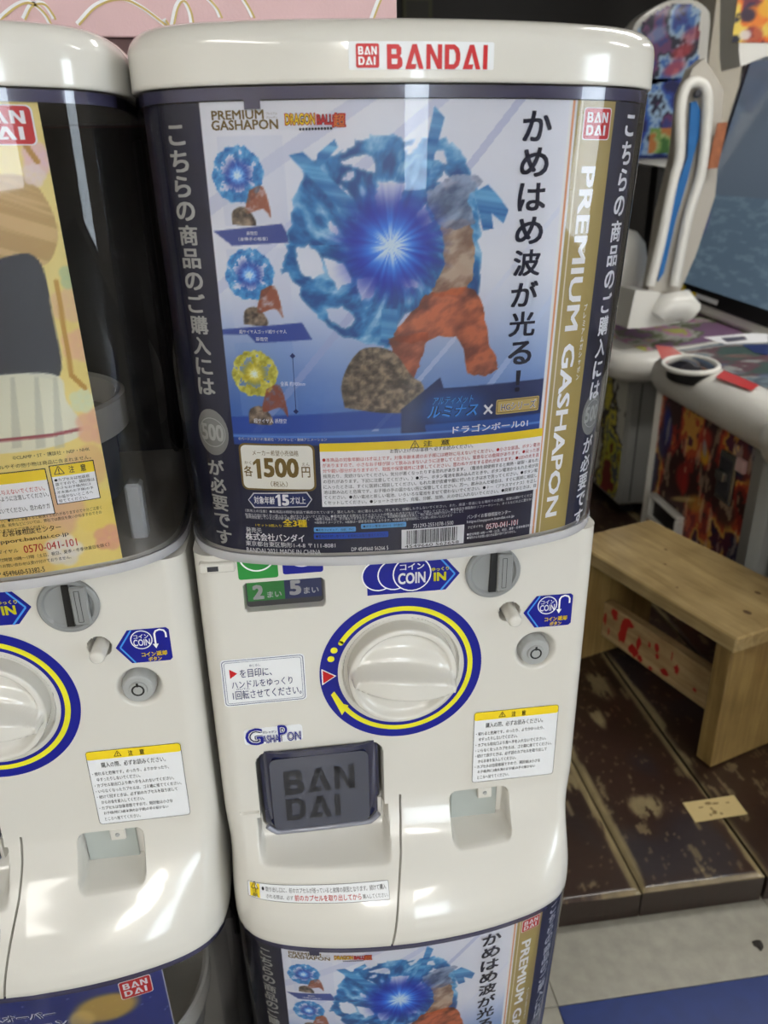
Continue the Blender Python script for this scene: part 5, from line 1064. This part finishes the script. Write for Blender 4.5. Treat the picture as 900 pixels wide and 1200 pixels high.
SM=attr_mat('screen_glass',.12,.6);b_=SM.node_tree.nodes['Principled BSDF'];SM.node_tree.links.new(SM.node_tree.nodes['Attribute'].outputs['Color'],b_.inputs['Emission Color']);b_.inputs['Emission Strength'].default_value=.6
A.build('screen',SM,sc,OA)
P=Print(Flat(P_(0,0,.0066),ri,up),sc,OA);P.rrect2(.02,.10,.012,.034,.001,M['yellow'],.0006,'yellow_label');P.rrect2(.10+.09,.10+.30,.004,.022,.001,M['sticker'],.0006,'notice_label');P.rrect2(.17,.21,.004,.022,.001,M['yellow'],.0008,'yellow_label')
P.done()
# side wing of the screen with a loop frame and blue inlay
YL=YA+.02
def slab(px,Y,th): return prism([aty(p,Y) for p in px],(0,th,0))
wg=fixn(mk('side_wing',*slab([(826,68),(848,105),(845,150),(838,230),(815,300),(795,345),(760,340),(775,250),(792,180),(800,110),(812,80)],YL+.03,.05),mat('wing_shell',(186,180,170),.4),ca,OA))
lp=catmull([(762,335),(775,280),(788,215),(796,182),(797,130),(803,104),(814,96),(826,103),(829,130),(822,200),(806,255),(790,335)],7)
mk('loop_frame',*tube([aty(p,YL) for p in lp],.017,12),GB,wg,OA,smooth=60)
fixn(mk('blue_inlay',*slab([(771,330),(786,240),(806,184),(810,120),(816,118),(821,130),(819,160),(806,210),(792,258),(778,320)],YL+.012,.012),mat('blue_inlay',(30,104,170),.4),wg,OA))
mk('bolt',*lathe_y([(.012,.01),(.012,-.004),(.0001,-.006)],*aty((818,110),YL)[[0,2]],20,YL),M['ink2'],wg,OA)
st_=fixn(mk('orange_sticker',*slab([(841,144),(853,143),(841,197),(829,198)],YL-.005,.003),mat('orange_sticker',(160,96,62),.5,vary=.5,vscale=40),wg,OA))
# speaker dome and small side bodies
sp=atx((735,310),XA+.10);v,f=lathe_z([(.0,-.14),(.05,-.138),(.085,-.11),(.10,-.05),(.10,.02),(.085,.08),(.05,.12),(.001,.135)],sp[0]-.03,sp[1],32)
mk('speaker_pod',[(a,b,c+sp[2]) for a,b,c in v],f[:-2],GB,ca,OA,smooth=70)
pd=[aty(p,YA+.0) for p in((735,385),(745,340),(772,342),(790,352),(800,360),(797,378),(760,384))];fixn(mk('pod_arm',*prism(pd,(0,.14,0)),GB,ca,OA))
mk('arm_end',*tube([aty((772,372),YA-.02),aty((782,360),YA-.02),aty((800,357),YA-.02),aty((810,366),YA-.02)],[.03,.05,.052,.04],18),GB,ca,OA,smooth=60)
# third cabinet's header far behind
YC=3.1
cc=cab('header_board',aty((780,100),YC),'arched blue poster header of a game machine behind the screens',None);cc['category']='sign';OC=(cc.location[0],cc.location[1],-ZO)
hd=[(740,45),(752,25),(768,12),(788,3),(805,2),(816,6),(822,12),(818,90),(745,104)]
fixn(mk('header_shell',*slab(catmull([(736,60),(745,28),(765,10),(790,-1),(812,0),(828,10),(832,24),(829,70),(826,190),(738,190)],4),YC+.01,.10),GB,cc,OC))
FH=Flat((0,YC,0),(1,0,0),(0,0,1))
def art_poly(px,name,pal,sc,seed,par,org,F_=FH,step=.008,extra=None):
    Q=[F_.hit(p) for p in px];us=[k[0] for k in Q];vs=[k[1] for k in Q];A=Art(F_,min(us),max(us),min(vs),max(vs),step);noisy(A,pal,sc,seed)
    if extra: extra(A)
    return A.build(name,M['attr_dim'],par,org,.001)
BP=[(24,30,90),(40,60,150),(60,110,190),(160,190,220),(30,30,60),(110,60,110),(60,60,130)]
def exH(A):
    for px_,c,al in(((800,60),(190,50,60),.8),((812,40),(200,60,70),.6),((770,40),(180,200,230),.5),((790,80),(210,60,70),.7)):A.blob(A.s.hit(px_),.06,.03,c,al,.5,ang=25)
Q=hd
h1=FH
A=Art(FH,*[f_([FH.hit(p)[0] for p in hd]) for f_ in(min,max)],*[f_([FH.hit(p)[1] for p in hd]) for f_ in(min,max)],.008);noisy(A,BP,7,33);exH(A)
I=A.inpoly([FH.hit(p) for p in hd])>.5;idx=np.arange(I.size).reshape(I.shape);V=(FH.o+A.U.reshape(-1,1)*FH.a+A.V.reshape(-1,1)*FH.b+FH.n*.001);g=[f_ for f_ in grid_faces(A.nv,A.nu) if I.ravel()[f_].all()]
mk('header_poster',V,g,M['attr_dim'],cc,OC,smooth=180,col=A.C.reshape(-1,3))
art_poly([(757,98),(800,92),(800,178),(757,182)],'lower_poster',BP,8,41,cc,OC)
art_poly([(762,152),(790,150),(789,178),(761,180)],'green_card',[(60,110,50),(120,160,80),(170,180,120),(190,120,60)],16,47,cc,OC,Flat((0,YC-.004,0),(1,0,0),(0,0,1)))
mk('shelf_edge',*join(box(aty((745,185),YC)[0],aty((800,185),YC)[0],YC-.02,YC+.1,aty((760,186),YC)[2],aty((760,182),YC)[2])),M['dblue'],cc,OC)
mk('header_post',*box(aty((748,300),YC)[0]+.06,aty((748,300),YC)[0]+.14,YC+.02,YC+.09,FLZ+.001,aty((760,186),YC)[2]),M['black'],cc,OC)
# pale pillar and the neighbouring cabinet header at the right edge
pxl=aty((832,60),3.3);pxr=aty((872,60),3.3);struct('wall_pillar',*[(lambda v,f:([(a,b,c+0) for a,b,c in v],f))(*box(pxl[0],pxr[0],3.3,3.7,0,CEIL))][0],mat('cream_pillar',(214,206,190),.6,vary=.04))
# header of cabinet A above the screen
YH=YA+.12
hdA=fixn(mk('top_header',*slab([(869,-60),(960,-60),(960,62),(898,66),(868,78),(866,60)],YH,.12),GB,ca,OA));FHA=Flat((0,YH-.001,0),(1,0,0),(0,0,1))
def exT(A):
    for px_,c,al,r in(((885,20),(226,120,40),.9,.05),((900,10),(230,170,50),.9,.04),((876,18),(40,30,60),.9,.03),((882,42),(170,60,50),.8,.04),((873,41),(220,214,210),.9,.022)):A.blob(A.s.hit(px_),r,r*.7,c,al,.3)
art_poly([(871,-50),(950,-50),(950,48),(871,50)],'header_art',[(40,30,70),(110,40,60),(226,110,40),(230,200,90),(30,30,50)],10,55,hdA,OA,FHA,.006,exT)
# neighbouring cabinet, right edge of the view
OD=q(Lb+.30,0,0);cdd=cab('game_cabinet',OD,'white card game cabinet cut by the right edge, beside the red trimmed one');O4=(OD[0],OD[1],-ZO)
mk('cabinet_body',*obox(Lb+.105,Lb+.60,.03,.62,DZ,zB+.03,.012),GB,cdd,O4,smooth=30)
F4=Flat(q(0,.0295,0),ax,(0,0,1));artflat(F4,Lb+.125,Lb+.58,DZ+.02,zB-.01,.006,[(150,50,40),(226,200,80),(60,50,110),(200,120,70),(90,110,150)],9,61,'front_poster',cdd,O4)
mk('front_roll',*tube([q(u,.0,zr-.002) for u in (Lb+.102,Lb+.106,Lb+.13,Lb+.2,Lb+.4,Lb+.7)],[.05,.062,.072,.072,.072,.072],24),GB,cdd,O4,smooth=60)
